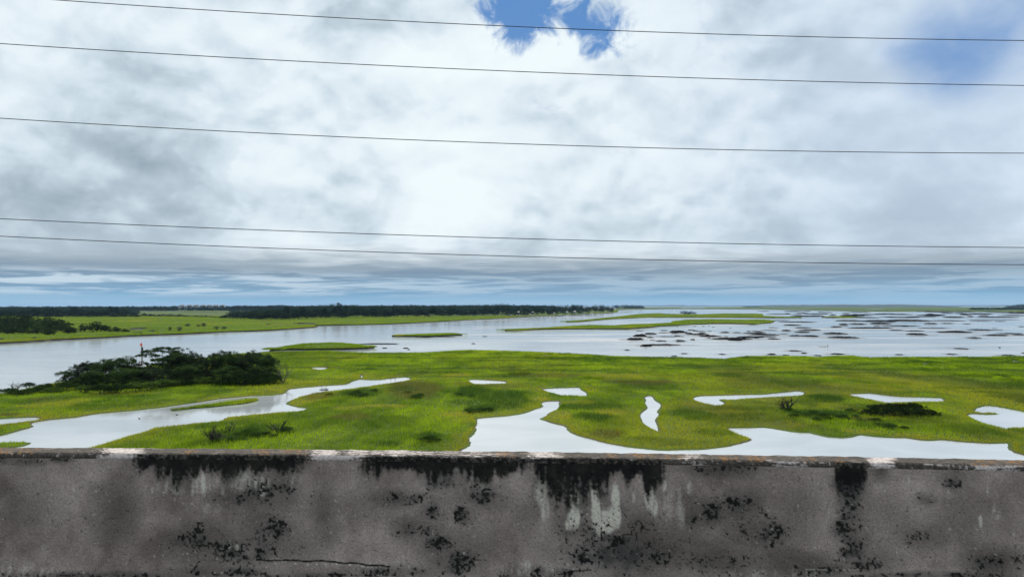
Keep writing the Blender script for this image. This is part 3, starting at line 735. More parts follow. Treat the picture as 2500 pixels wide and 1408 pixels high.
    for x0, y0, x1, y1, wd in ((625, 1366, 800, 1370, 2.1), (800, 1370, 952, 1382, 2.3), (1362, 1399, 1405, 1394, 1.4), (1405, 1394, 1444, 1391, 1.3)):
        yy = y0 + (y1 - y0) * (u - x0) / (x1 - x0) + (fbm(sx / .05, sx * 0, 55, 3) - .5) * 7
        crack = np.maximum(crack, sstep(wd + .9, wd * .5, np.abs(v - yy)) * ((u > x0) & (u < x1)))
    chips = sstep(.72, .8, n_s) * np.exp(-((v - (1369 + (u - 640) * .042)) / 5) ** 2) * ((u > 640) & (u < 950))
    seam = np.exp(-((v - (1388.5 + (u - 1970) * .01)) / 1.2) ** 2) * ((u > 1965) & (u < 2100)) * (n_s > .3)
    wh = np.maximum(wh, np.maximum(chips * .9, seam * .5))
    brown = np.zeros_like(u)
    for a in ((285, 1235, 60, 70, .9), (270, 1290, 60, 50, .6), (790, 1240, 38, 70, .8), (800, 1290, 40, 40, .5), (2150, 1150, 26, 30, .9), (1290, 1250, 40, 50, .5), (1690, 1260, 50, 60, .5), (1960, 1230, 60, 50, .5), (2190, 1270, 80, 60, .5), (60, 1230, 120, 60, .4), (890, 1230, 120, 40, .35), (2330, 1270, 130, 70, .4)):
        brown = np.maximum(brown, el(*a[:4]) * a[4])
    brown = np.clip(brown * (.5 + n_m), 0, 1)
    vst = fbm(sx / .05, sy / .45, 88, 4)
    tone = np.clip(.5 + (n_b - .5) * 1.7 + (n_m - .5) * .7 + (vst - .5) * 1.0 * np.clip(1.2 - sy / .55, 0, 1), 0, 1)
    fr = lambda a: np.asarray(a, float).ravel()
    i = np.arange(nr - 1)[:, None] * nc + np.arange(nc - 1)[None]
    Fq = np.stack([i, i + nc, i + nc + 1, i + 1], -1).reshape(-1, 4)
    m, N = new_mat('weathered concrete')
    g = N.n('ShaderNodeTexCoord').outputs['Object']
    g1 = N.noise(g, 260, 3, .7); g2 = N.noise(g, 90, 4, .7); g3 = N.noise(g, 14, 5, .6)
    c = N.mix(N.attr('tone'), (.146, .117, .103), (.362, .302, .272))
    c = N.mix(N.attr('brown'), c, (.105, .090, .076))
    c = N.mix(N.math('MULTIPLY', N.attr('soft'), .92), c, (.040, .040, .038))
    gr = N.math('MULTIPLY_ADD', N.mr(g1, .3, .7, 0, 1, False), .7, N.math('MULTIPLY', N.mr(g2, .3, .7, 0, 1, False), .45))
    c = N.mix(1.0, c, N.mix(gr, (.35, .35, .35), (1.60, 1.57, 1.55)), 'MULTIPLY')
    c = N.mix(N.attr('white'), c, N.mix(N.mr(g2, .3, .7), (.46, .42, .35), (.70, .65, .55)))
    dt = N.mix(N.mr(g2, .35, .65), (.030, .026, .022), (.095, .080, .068))
    c = N.mix(N.attr('dtop'), c, dt)
    c = N.mix(N.attr('twhite'), c, N.mix(N.mr(g2, .3, .7), (.34, .28, .26), (.62, .56, .53)))
    c = N.mix(N.attr('lich'), c, N.mix(N.mr(g2, .3, .7), (.12, .055, .02), (.38, .18, .035)))
    mo = N.mix(N.mr(g3, .35, .8), (.005, .005, .005), (.022, .021, .016))
    c = N.mix(N.attr('mould'), c, mo)
    c = N.mix(N.attr('crack'), c, (.008, .007, .006))
    hgt = N.math('SUBTRACT', N.math('MULTIPLY_ADD', g1, .35, N.math('MULTIPLY_ADD', g2, .6, g3)), N.math('MULTIPLY', N.attr('crack'), 2.0))
    bp = N.n('ShaderNodeBump', inp={'Strength': .5, 'Distance': .004, 'Height': hgt})
    b = N.n('ShaderNodeBsdfPrincipled', inp={'Base Color': c, 'Roughness': .92, 'Normal': bp.outputs[0]})
    b.inputs['Specular IOR Level'].default_value = .2
    o = N.n('ShaderNodeOutputMaterial'); N.l(b.outputs[0], o.inputs[0])
    lm = np.clip(mould * (face | (lip & (dense > .4) & (n_f > .42))) , 0, 1)
    me = mesh_np('concrete_barrier', P.reshape(-1, 3), [Fq], smooth=True, mats=[m],
                 attrs={'tone': fr(tone), 'brown': fr(brown), 'soft': fr(soft * face), 'white': fr(np.maximum(wh, fl * .6) * face), 'dtop': fr(dark_top),
                        'twhite': fr(tw), 'lich': fr(lich), 'mould': fr(np.maximum(lm * (.62 + .38 * sstep(.35, .6, n_f)), core * face * .97)), 'crack': fr(np.maximum(crack, pit * face * .5))})
    tag(link('concrete_barrier', me), 'weathered grey concrete bridge parapet streaked with black mould and orange lichen', 'parapet')
build_barrier()
asph = simple_mat('asphalt', (.05, .05, .052), .9, .3, 30)
conc = simple_mat('deck concrete', (.25, .24, .23), .9, .2, 2)
mb = MB(); mb.box(0, -1.6, 18.33, 160, 12.4, .12)
tag(link('road', mb.mesh('road', [asph])), kind='structure')
mb = MB(); mb.box(0, -1.4, 18.02, 160, 13.0, .5); mb.box(0, 2.2, 17.2, 160, .5, 1.2); mb.box(0, -5.0, 17.2, 160, .5, 1.2)
tag(link('bridge_deck', mb.mesh('bridge_deck', [conc])), kind='structure')

# ================================================================== POWER LINES
wire_m = simple_mat('wire', (.006, .007, .008), .8, .1, 1)
wires = [([(130, 0), (1000, 53), (1600, 79), (2500, 99.5)], 31.0, 'topmost thin black power line crossing the clouds'),
         ([(0, 107), (1000, 163), (1600, 188), (2500, 209)], 31.0, 'second black power line from the top, just under the blue gap in the clouds'),
         ([(0, 289), (1000, 341), (1600, 362), (2500, 374)], 31.0, 'third black power line, alone across the middle of the sky'),
         ([(0, 534), (1000, 574), (1600, 591), (2500, 604)], 29.0, 'upper of the close pair of black power lines above the horizon'),
         ([(0, 576.5), (1000, 618), (1600, 634), (2500, 646)], 34.0, 'lowest black power line, nearest above the horizon')]
for pts, D0, lab in wires:
    t = .055
    P3 = []
    for (x_, y_) in pts:
        r = ray(x_, y_); k = D0 / (r[1] - t * r[0]); P3.append((r[0] * k, D0 + t * r[0] * k, CAMZ + r[2] * k))
    P3 = np.array(P3); q = np.polyfit(P3[:, 0], P3[:, 2], 2)
    q2 = max(q[0], 1e-4)
    X = np.linspace(-48, 62, 90)
    mb = MB(); mb.tube(np.column_stack([X, D0 + t * X, np.polyval(q, X)]), .0165 * D0 / 31, 6)
    tag(link('power_line', mb.mesh('power_line', [wire_m], True)), lab, 'power line', 'power lines beside the bridge')

# ================================================================== FOLIAGE
def cluster_leaves(centres, radii, per, size, sq=.7, seed=0):
    g = np.random.default_rng(seed)
    i = np.repeat(np.arange(len(centres)), per); n = len(i)
    dv = g.normal(size=(n, 3)); dv /= np.linalg.norm(dv, axis=1)[:, None]
    r = g.random(n) ** .45
    c = centres[i] + dv * (r * radii[i])[:, None] * np.array([1, 1, sq])
    nrm = dv + g.normal(size=(n, 3)) * .8 + np.array([0, 0, .4]); nrm /= np.linalg.norm(nrm, axis=1)[:, None]
    a = np.cross(nrm, g.normal(size=(n, 3))); a /= np.linalg.norm(a, axis=1)[:, None] + 1e-9
    b = np.cross(nrm, a)
    s = size * (.55 + .9 * g.random(n))[:, None]
    V = np.stack([c - a * s, c - b * s * .45, c + a * s, c + b * s * .45], 1)
    return V.reshape(-1, 3), np.arange(4 * n).reshape(-1, 4)

def shell(lobes, n, seed, lo=.75):
    """points scattered near the surfaces of ellipsoid lobes (cx,cy,cz,rx,ry,rz)"""
    g = np.random.default_rng(seed); L = np.array(lobes, float)
    w = L[:, 3] * L[:, 4] + L[:, 3] * L[:, 5]; w /= w.sum()
    i = g.choice(len(L), n, p=w)
    d = g.normal(size=(n, 3)); d[:, 2] = np.where(d[:, 2] < -.5, -d[:, 2], d[:, 2]); d /= np.linalg.norm(d, axis=1)[:, None]
    r = lo + (1.05 - lo) * g.random(n)
    return L[i, :3] + d * L[i, 3:] * r[:, None]

M_bark = simple_mat('bark', (.06, .05, .042), .95, .35, 2)
M_grey_twig = simple_mat('dead wood', (.11, .10, .092), .95, .3, 3)
M_dark_twig = simple_mat('dark dead wood', (.028, .024, .022), .95, .3, 3)
M_ever = leaf_mat('evergreen leaves', (.014, .028, .010), (.062, .105, .028), .22, .5)
M_ever2 = leaf_mat('cedar leaves', (.016, .028, .014), (.046, .066, .030), .2, .5, (.045, .038, .026))
M_shrub = leaf_mat('shrub leaves', (.040, .075, .014), (.095, .15, .028), .35, .8)
M_shrubd = leaf_mat('dark shrub leaves', (.022, .045, .012), (.05, .085, .02), .3, .8)
M_low = leaf_mat('low marsh shrub leaves', (.030, .062, .014), (.065, .115, .022), .35, .9)
M_grey = leaf_mat('grey foliage', (.040, .048, .032), (.085, .09, .06), .25, .8)
M_far = leaf_mat('far forest leaves', (.010, .021, .011), (.026, .042, .018), .15, .12)
M_mid = leaf_mat('mid bank leaves', (.016, .030, .010), (.045, .068, .020), .2, .3)

def limbs(mb, H, W, lobes, seed, r0):
    g = np.random.default_rng(seed)
    tops = [np.array(l[:3]) for l in lobes]
    tz = max(.2 * H, min(t[2] for t in tops) * .6)
    mb.tube([(0, 0, -.3), (.05 * W * (g.random() - .5), 0, tz * .5), (.1 * W * (g.random() - .5), .1 * W * (g.random() - .5), tz), (0, 0, H * .72)], [r0, r0 * .8, r0 * .62, r0 * .22], 6)
    for t in tops:
        m = t * .5 + np.array([0, 0, tz * .4]) + g.normal(size=3) * .05 * W
        mb.tube([(0, 0, tz * .8), m, t], [r0 * .5, r0 * .32, r0 * .10], 4, False)

def lobes_round(H, W, k, seed, low=.25):
    g = np.random.default_rng(seed); L = []
    for i in range(k):
        a = i / k * 2 * math.pi + g.random() * .8; rr = W * (.16 + .20 * g.random()); zc_ = H * (low + .18 + (.62 - low) * g.random())
        s = W * (.17 + .09 * g.random())
        L.append((math.cos(a) * rr, math.sin(a) * rr, zc_, s, s, min(s * .75, H * .24)))
    
    if low < .2: L += [(math.cos(a) * W * .27, math.sin(a) * W * .27, H * .24, W * .22, W * .22, H * .22) for a in (.4, 1.9, 3.4, 4.9)]
    L.append((0, 0, H * .76, W * .26, W * .26, H * .22)); L.append((W * .08, -W * .05, H * .45, W * .36, W * .36, H * .28))
    return L

def lobes_pine(H, W, seed):
    g = np.random.default_rng(seed); L = []
    for i in range(13):
        z_ = H * (.38 + .56 * (i / 12)); a = i * 2.4 + g.random(); rr = W * (.40 - .18 * abs(i / 12 - .45)) * (.55 + .6 * g.random())
        s = W * (.12 + .08 * g.random())
        L.append((math.cos(a) * rr, math.sin(a) * rr, z_, s * 1.3, s * 1.3, H * .045))
    L.append((0, 0, H * .95, W * .2, W * .2, H * .05))
    return L

def make_tree(name, H, W, seed, kind, mat, nclus, per, leaf, cr):
    L = lobes_pine(H, W, seed) if kind == 'pine' else lobes_round(H, W, 7, seed, .12 if kind == 'bushy' else .3)
    c = shell(L, nclus, seed)
    g = np.random.default_rng(seed + 5)
    rad = cr * (.6 + .8 * g.random(nclus))
    V, Q = cluster_leaves(c, rad, per, leaf, .6 if kind == 'pine' else .95, seed)
    crown = mesh_np(name + '_crown', V, [Q], mats=[mat])
    mb = MB(); limbs(mb, H, W, L, seed, .035 * H ** .9)
    return crown, mb.mesh(name + '_trunk', [M_bark], True)

def put_tree(name, meshes, pos, rz, sc, label, cat, group):
    t = empty(name, pos, rz, sc)
    tag(t, label, cat, group)
    link('crown', meshes[0], t); link('trunk', meshes[1], t)
    return t

# --- the near clump by the channel: each prototype is 8 m tall and 8 m wide
proto_near = [make_tree('cedar', 8, 8, 100 + i, 'bushy', (M_ever, M_ever2, M_ever)[i % 3], 420, 40, .12, .50) for i in range(4)]
proto_pine = make_tree('pine', 8, 9, 210, 'pine', M_ever, 330, 40, .12, .48)
proto_brown = make_tree('brown', 8, 8, 310, 'bushy', leaf_mat('brownish leaves', (.030, .028, .017), (.065, .055, .036), .2, .6), 250, 30, .16, .6)
gn = 'trees of the dark clump beside the channel'
clump = [(172, 941, 904, 66, 0, 'leftmost dark evergreen of the near clump, leaning out over the channel'),
         (212, 940, 885, 84, 1, 'dark evergreen second from the left end of the near clump, ragged top'),
         (258, 942, 879, 92, 2, 'broad dark evergreen left of the channel marker in the near clump'),
         (308, 940, 873, 92, 3, 'tall dark evergreen just left of the channel marker in the near clump'),
         (348, 937, 884, 74, 9, 'dull brownish tree below the channel marker in the near clump'),
         (397, 934, 853, 104, 8, 'tallest tree of the near clump, dark pine with layered flat top and gaps'),
         (432, 931, 862, 84, 0, 'dark evergreen touching the right side of the tall layered pine'),
         (466, 931, 861, 78, 1, 'dark evergreen with rounded crown two trees right of the tall layered pine'),
         (503, 932, 876, 78, 1, 'lower dark evergreen in the dip between pine and round crowns'),
         (543, 931, 859, 84, 2, 'dark evergreen with pointed crown right of the dip in the near clump'),
         (578, 933, 868, 80, 3, 'dark evergreen between the pointed and the domed crown of the near clump'),
         (616, 932, 860, 100, 1, 'broad dome-shaped dark evergreen near the right end of the near clump'),
         (650, 931, 868, 72, 0, 'last dark evergreen on the right shoulder of the near clump'),
         (300, 946, 900, 90, 2, 'lower dark evergreen in front of the clump below the tall left trees'),
         (230, 948, 905, 90, 3, 'lower dark evergreen in front of the clump near its left end'),
         (375, 942, 898, 90, 1, 'lower dark evergreen in front of the tall layered pine'),
         (455, 938, 892, 90, 2, 'lower dark evergreen in front, right of the tall layered pine'),
         (560, 938, 895, 95, 0, 'lower dark evergreen in front of the right half of the clump'),
         (625, 938, 895, 80, 3, 'lower dark evergreen in front of the domed crown')]
def z_ground(Y): return .18
for (px_, by, ty, wd, pr, lab) in clump:
    p = at(px_, by, .18); Y = p[1]
    H = (by - ty) * pxm(Y) * 1.06; W = wd * pxm(Y) * 1.02
    ms = proto_pine if pr == 8 else proto_brown if pr == 9 else proto_near[pr]
    put_tree('pine_tree' if pr == 8 else 'evergreen_tree', ms, (p[0], p[1], .15), random.random() * 6.28, (W / 8, W / 8, H / 8), lab, 'tree', gn)

def make_shrub(name, seed, mat, ncl=90, per=26, leaf=.085, H=2.0, W=2.6, cr=.34):
    g = np.random.default_rng(seed)
    L = [(W * .28 * math.cos(a), W * .28 * math.sin(a), H * (.38 + .2 * g.random()), W * .24, W * .24, H * .34) for a in (0.3, 1.7, 3.0, 4.4, 5.5)] + [(0, 0, H * .55, W * .28, W * .28, H * .42)]
    c = shell(L, ncl, seed, .6); V, Q = cluster_leaves(c, cr * (.6 + .8 * g.random(ncl)), per, leaf, .8, seed)
    crown = mesh_np(name + '_foliage', V, [Q], mats=[mat])
    mb = MB()
    for k in range(5):
        a = k * 1.3; mb.tube([(0, 0, -.1), (.2 * W * math.cos(a), .2 * W * math.sin(a), H * .4), (.3 * W * math.cos(a), .3 * W * math.sin(a), H * .75)], [.05, .035, .01], 4, False)
    return crown, mb.mesh(name + '_stems', [M_bark], True)
def put_shrub(name, ms, pos, rz, sc, label, group=None):
    t = empty(name, pos, rz, sc); tag(t, label, 'shrub', group)
    link('foliage', ms[0], t); link('stem', ms[1], t); return t
sh_b = [make_shrub('shrub', 400 + i, M_shrub) for i in range(2)]
sh_d = [make_shrub('shrub_dark', 420 + i, M_shrubd) for i in range(2)]
sh_l = [make_shrub('shrub_low', 440 + i, M_low, 80, 22, .075, 1.2, 2.4, .3) for i in range(3)]
gs = 'shrubs along the foot of the dark tree clump'
front = [(112, 950, 934, 46, sh_d, 'dark green low shrub at the far left foot of the clump'), (160, 953, 930, 48, sh_d, 'dark green shrub under the leaning leftmost tree'),
         (205, 959, 938, 46, sh_b, 'yellow-green shrub at the lower left edge of the clump'), (248, 961, 936, 52, sh_d, 'dark shrub lowest on the left front of the clump'),
         (288, 960, 933, 52, sh_d, 'dark shrub at the front below the tall left trees'), (268, 957, 937, 40, sh_b, 'brighter shrub squeezed between two dark ones on the left front'),
         (325, 957, 932, 50, sh_b, 'yellow-green shrub at the front below the channel marker'), (362, 953, 930, 52, sh_b, 'bright shrub at the front left of the tall pine foot'),
         (395, 947, 924, 50, sh_b, 'tall bright green shrub below the tall pine'), (425, 943, 926, 42, sh_b, 'bright green shrub at the right end of the bright row'),
         (455, 941, 926, 40, sh_d, 'dark shrub at the front in the middle of the clump'), (505, 939, 919, 44, sh_b, 'olive green shrub below the dip in the clump'),
         (545, 939, 922, 44, sh_b, 'olive green shrub beneath the pointed crown'), (590, 940, 916, 52, sh_d, 'dark shrub below the right half of the clump'),
         (635, 939, 916, 50, sh_d, 'dark shrub below the domed crown'), (668, 936, 912, 46, sh_d, 'dark shrub at the right foot of the clump'), (180, 944, 925, 50, sh_d, 'dark shrub tucked behind the left front row')]
for (px_, by, ty, wd, pr, lab) in front:
    p = at(px_, by, .18); Y = p[1]
    put_shrub('shrub', random.choice(pr), (p[0], p[1], .1), random.random() * 6.28, (wd * pxm(Y) / 2.5,) * 2 + ((by - ty) * pxm(Y) / 2.0,), lab, gs)
gs2 = 'low shrubs on the left point of the marsh'
for (px_, by, ty, wd, pr, lab) in ((68, 948, 932, 30, sh_d, 'small dark round shrub beside the bare twigs at the left edge'), (20, 960, 946, 60, sh_d, 'low dark shrub at the left edge of the picture'),
                                   (90, 957, 943, 60, sh_d, 'low dark shrub below the small round one on the left point'), (130, 958, 945, 50, sh_b, 'low olive shrub left of the clump foot'), (55, 962, 950, 60, sh_d, 'lowest dark shrub on the left point of the marsh')):
    p = at(px_, by, .18); Y = p[1]
    put_shrub('shrub', random.choice(pr), (p[0], p[1], .1), random.random() * 6.28, (wd * pxm(Y) / 2.5,) * 2 + ((by - ty) * pxm(Y) / 2.0,), lab, gs2)

# --- leafless shrubs
def bare_mesh(name, seed, mat, H, W, n0=7, depth=4, r0=.05, upright=1.0, base=.15):
    g = np.random.default_rng(seed); mb = MB()
    def grow(p, d, L, r, lev):
        pts = [p]; q = p
        for k in range(3):
            d = d + g.normal(size=3) * .16; d[2] += .05 * upright; d = d / np.linalg.norm(d)
            q = q + d * L / 3; pts.append(q)
        mb.tube(pts, np.linspace(r, r * .55, 4), 4 if lev < 2 else 3, False)
        if lev < depth:
            for k in range(2 + (g.random() < .55)):
                nd = d + g.normal(size=3) * .55; nd[2] += .15 * upright; nd /= np.linalg.norm(nd)
                grow(pts[1 + int(g.random() * 3)], nd, L * (.55 + .25 * g.random()), r * .55, lev + 1)
    for i in range(n0):
        a = i / n0 * 6.28 + g.random(); sp = W / H * (.25 + .8 * g.random())
        d = np.array([math.cos(a) * sp, math.sin(a) * sp, 1.0]); d /= np.linalg.norm(d)
        grow(np.array([base * math.cos(a), base * math.sin(a), -.1]), d, H * .5 * (.7 + .5 * g.random()), r0 * (.7 + .5 * g.random()), 1)
    V = np.vstack(mb.V); s = H / max(V[:, 2].max(), .1)
    mb.V = [V * np.array([s, s, s])]
    return mb.mesh(name, [mat])
bares = [(522, 1078, 1029, 44, M_dark_twig, 18, 5, .10, 'dense dark leafless bush in the foreground grass behind the parapet'),
         (560, 1058, 1026, 34, M_dark_twig, 4, 4, .085, 'thin leafless shrub beside the dense dark bush'),
         (682, 1055, 1015, 56, M_dark_twig, 5, 3, .12, 'wide forked dead branches lying in the foreground grass'),
         (1917, 999, 961, 62, M_dark_twig, 14, 4, .11, 'fan shaped leafless shrub on the right marsh mound'),
         (690, 934, 876, 52, M_grey_twig, 8, 5, .12, 'grey almost leafless tree at the right end of the dark clump'),
         (38, 951, 928, 36, M_grey_twig, 8, 4, .08, 'small grey leafless shrub at the left edge of the marsh')]
for i, (px_, by, ty, wd, mt, n0, dp, r0, lab) in enumerate(bares):
    p = at(px_, by, .2); Y = p[1]
    bm_ = bare_mesh('branches', 500 + i, mt, (by - ty) * pxm(Y), wd * pxm(Y), n0, dp, r0)
    if i == 4:
        t = empty('bare_tree', (p[0], p[1], .1)); tag(t, lab, 'tree'); link('branches', bm_, t)
        c = shell([(0, 0, 3.0, 1.7, 1.7, 2.4)], 70, 5, .5); V, Q = cluster_leaves(c, np.full(70, .4), 9, .09, 1, 3)
        link('foliage', mesh_np('sparse_foliage', V, [Q], mats=[M_grey]), t)
    else:
        tag(link('bare_shrub', bm_, None, (p[0], p[1], .1)), lab, 'shrub')

gb = 'small shrubs on the far bank'
bank_sh = [(415, 807, 795, 12, 'leftmost small grey shrub on the far bank meadow'), (438, 808, 795, 18, 'wide grey twiggy shrub next to the leftmost on the far bank'),
           (458, 797, 789, 16, 'low dark shrub set back on the far bank, left of three'), (497, 797, 787, 16, 'dark pointed shrub set back on the far bank, right of three'), (484, 797, 791, 14, 'low dark shrub set back on the far bank, middle of three'),
           (529, 805, 793, 18, 'grey twiggy shrub, left one of the right pair on the far bank'), (547, 804, 794, 18, 'grey twiggy shrub, rightmost on the far bank meadow')]
bk = [bare_mesh('bank_twigs', 560 + i, M_dark_twig, 3.5, 4.5, 8, 4, .16) for i in range(2)]
def sparse(seed, n):
    c = shell([(0, 0, 1.7, 2.0, 2.0, 1.5)], n, seed, .3); V, Q = cluster_leaves(c, np.full(n, .6), 8, .16, .8, seed)
    return mesh_np('bank_foliage', V, [Q], mats=[M_grey])
bf = [sparse(1, 50), sparse(2, 90)]
for i, (px_, by, ty, wd, lab) in enumerate(bank_sh):
    p = at(px_, by, .8); Y = p[1]; t = empty('bank_shrub', (p[0], p[1], .7), i, (wd * pxm(Y) / 4.5,) * 2 + ((by - ty) * pxm(Y) / 3.5,))
    tag(t, lab, 'shrub', gb); link('branches', bk[i % 2], t); link('foliage', bf[1 if i in (2, 3, 4) else 0], t)

# --- the dark spreading evergreen on the right and its sapling, low shrubs on the mounds
p = at(2200, 1014, .2); Y = p[1]
L = [(-2.2, .8, .8, 3.9, 3.2, 1.25), (1.3, .9, .9, 4.0, 3.2, 1.35), (4.3, -.2, .45, 2.6, 1.8, .75), (-5.0, .8, .4, 2.2, 1.6, .55)]
c = shell(L, 900, 77, .6); V, Q = cluster_leaves(c, .38 * (.6 + .8 * rng.random(900)), 30, .085, .6, 12)
t = empty('spreading_shrub', (p[0], p[1], .1)); tag(t, 'wide low almost black evergreen shrub spreading over the right marsh mound', 'shrub')
link('foliage', mesh_np('spreading_foliage', V, [Q], mats=[leaf_mat('black green leaves', (.010, .018, .007), (.034, .052, .016), .12, .7)]), t)
mb = MB()
for l in L: mb.tube([(0, .4, -.1), (l[0] * .5, l[1] * .5, .4), (l[0], l[1], l[2])], [.10, .07, .03], 5, False)
link('stem', mb.mesh('spreading_stems', [M_bark], True), t)
p = at(2153, 1018, .2); Y = p[1]
t = empty('sapling', (p[0], p[1], .1)); tag(t, 'tiny dark sapling in front of the wide black shrub', 'sapling')
link('branches', bare_mesh('sapling_branches', 590, M_dark_twig, 17 * pxm(Y), 14 * pxm(Y), 3, 4, .05, 1.0, .03), t)
c = shell([(0, 0, .85, .55, .55, .38)], 30, 5, .3); V, Q = cluster_leaves(c, np.full(30, .16), 12, .06, 1, 3)
link('foliage', mesh_np('sapling_foliage', V, [Q], mats=[M_shrubd]), t)
low_groups = [('low shrubs on the right marsh mound', 'low dark green shrub among the scrub right of the fan shaped dead shrub', D, [(330, 960), (400, 985), (470, 1000), (380, 1010), (540, 990), (600, 1010), (680, 1000), (740, 1020), (800, 1030), (860, 1010), (640, 1030), (560, 1035), (900, 1040), (1040, 1075), (1130, 1090), (1240, 1100), (830, 970), (1010, 1045)]),
              ('low shrubs round the dead bushes', 'low dark green shrub in the scrub round the dead foreground bushes', B, [(-180, 1230), (-110, 1250), (-60, 1215), (20, 1200), (90, 1215), (160, 1205), (60, 1175), (230, 1215), (-240, 1260), (-20, 1245), (330, 1180)]),
              ('low shrubs on the middle marsh mound', 'low shrub on the dark mound in the middle of the marsh', B, [(880, 885), (930, 890), (970, 880), (900, 870), (680, 880), (1050, 845), (1420, 890), (1390, 905), (1750, 880), (1850, 890), (1920, 1010), (1840, 1020), (1990, 1005), (1330, 860), (1500, 1250), (1430, 1250), (1570, 1248)])]
for gname, lab, frm, pts in low_groups:
    for q in pts:
        (x_, y_), = px(frm, q); p = at(x_, y_ + 3, .2); s = .55 + .55 * random.random()
        put_shrub('low_shrub', random.choice(sh_l), (p[0], p[1], .05), random.random() * 6.28, (s * 1.1, s * 1.1, s * .85), lab, gname)

# --- middle-distance trees of the left bank
proto_mid = [make_tree('bank_tree', 12, 12, 600 + i, 'bushy', (M_mid, M_ever, M_mid)[i], 150, 22, .38, 1.1) for i in range(3)]
gm = 'trees of the thicket on the left bank'
g = np.random.default_rng(5)
mids = []
for row, (y0, y1, n_, x0, x1) in enumerate(((797, 800, 10, -90, 150), (802, 806, 10, -80, 175), (808, 812, 9, -80, 190), (813, 816, 8, -85, 130))):
    for i in range(n_):
        x_ = x0 + (x1 - x0) * (i + .5 + .5 * (g.random() - .5)) / n_; by = y0 + (y1 - y0) * g.random()
        hh = (30, 27, 23, 15)[row] * (.85 + .3 * g.random()) * (1 - .45 * sstep(110, 195, x_))
        mids.append((x_, by, by - hh, 36, 'green rounded tree in the back of the left bank thicket' if row == 0 else 'green rounded tree inside the left bank thicket' if row < 3 else 'low bushy tree along the water side of the left bank thicket'))
mids += [(205, 810, 789, 30, 'small tree near the right end of the left bank thicket'), (236, 810, 783, 40, 'grey green tree standing out at the right end of the thicket'), (258, 810, 792, 26, 'dark bush close to the right of the grey green tree'),
         (282, 811, 796, 30, 'low dark bush at the tip of the thicket, larger of two'), (306, 811, 801, 22, 'last low dark bush at the tip of the thicket'), (168, 815, 797, 34, 'low bush below the right part of the thicket'), (120, 818, 803, 30, 'lowest bush in front of the thicket, near the bank')]
for i, (x_, by, ty, wd, lab) in enumerate(mids):
    p = at(x_, by, .8); Y = p[1]
    put_tree('bank_tree', proto_mid[i % 3], (p[0], p[1], .6), random.random() * 6.28, (wd * pxm(Y) / 12,) * 2 + ((by - ty) * pxm(Y) / 12,), lab, 'tree', gm)

# --- far forest: single small trees in front, one mass behind
def far_tree(seed, H=20, W=12, pine=False):
    L = lobes_pine(H, W * .9, seed) + [(0, 0, H * .62, W * .13, W * .13, H * .34)] * 2 if pine else lobes_round(H, W, 6, seed, .05)
    c = shell(L, 60, seed, .6); V, Q = cluster_leaves(c, np.full(60, 2.3 if pine else 1.7), 11, .75, .7, seed)
    mb = MB(); mb.add(V, [Q]); mb.tube([(0, 0, -1), (0, 0, H * .8)], [.35, .15], 4, False)
    nt = len(Q)
    me = mb.mesh('far_tree'); me.materials.append(M_far); me.materials.append(M_bark)
    mi = np.zeros(len(me.polygons), np.int32); mi[nt:] = 1; me.polygons.foreach_set('material_index', mi)
    return me
fproto = [far_tree(700 + i) for i in range(4)]; fpine = [far_tree(720 + i, 20, 10, True) for i in range(2)]
xs_ = np.array([-60, 0, 100, 200, 280, 340, 345]); right_b = np.array([[515, 774.5], [600, 779], [650, 781.5], [700, 780.5], [800, 777.5], [900, 776], [1000, 774.8], [1100, 773], [1200, 771], [1300, 768.5], [1400, 765.5], [1460, 763.5], [1503, 761.8]])
right_t = np.array([[515, 770], [560, 763], [600, 759.5], [650, 754], [700, 750], [760, 746], [810, 741.5], [850, 742], [900, 745.5], [1000, 744.5], [1060, 744], [1130, 744.5], [1200, 741.5], [1235, 739.5], [1260, 744], [1300, 744.5], [1350, 745.5], [1400, 742.5], [1440, 745], [1465, 742.5], [1490, 746], [1503, 752]])
left_b = np.array([[-60, 775.5], [340, 774.5]]); left_t = np.array([[-60, 752], [0, 751], [80, 750.5], [115, 747.5], [140, 750], [180, 747.5], [270, 748.5], [300, 751], [325, 757], [345, 763]])
def forest(bt, tt, x0, x1, n_, dy, frac, label, group, wide=1.0):
    for i in range(n_):
        x_ = x0 + (x1 - x0) * (i + .5 + .6 * (random.random() - .5)) / n_
        by = np.interp(x_, bt[:, 0], bt[:, 1]) - dy
        tp = np.interp(x_, tt[:, 0], tt[:, 1]); ty = tp + (1 - frac * (.80 + .46 * random.random() ** 2.2)) * (by - tp)
        p = at(x_, by, .8); Y = p[1]; H = max((by - ty), 3) * pxm(Y)
        W = (9 + 5 * random.random()) * wide
        o = link('forest_tree', random.choice(fpine if random.random() < .3 else fproto), None, (p[0], p[1], .6), random.random() * 6.28, (W / 12, W / 12, H / 20))
        tag(o, label, 'tree', group)
forest(right_b, right_t, 520, 1500, 92, 0, .62, 'dark tree in the front row of the far forest along the channel', 'front row of the far forest', 1.25)
forest(right_b, right_t, 540, 1500, 80, 2.2, .85, 'tall dark tree in the second row of the far forest along the channel', 'second row of the far forest', 1.35)
forest(left_b, left_t, -60, 342, 46, 0, .55, 'dark tree along the front edge of the woods behind the left meadow', 'front edge of the left woods', 1.15)
forest(left_b, left_t, -60, 336, 40, 3.0, .85, 'dark tree in the second row of the woods behind the left meadow', 'second row of the left woods', 1.25)
forest(np.array([[340, 772.5], [420, 772.5], [515, 774]]), np.array([[340, 765], [400, 764.5], [430, 766], [470, 768.5], [515, 770]]), 342, 515, 26, 0, .9, 'small dark tree in the thin belt between the left woods and the far forest', 'thin tree belt on the left meadow', .8)
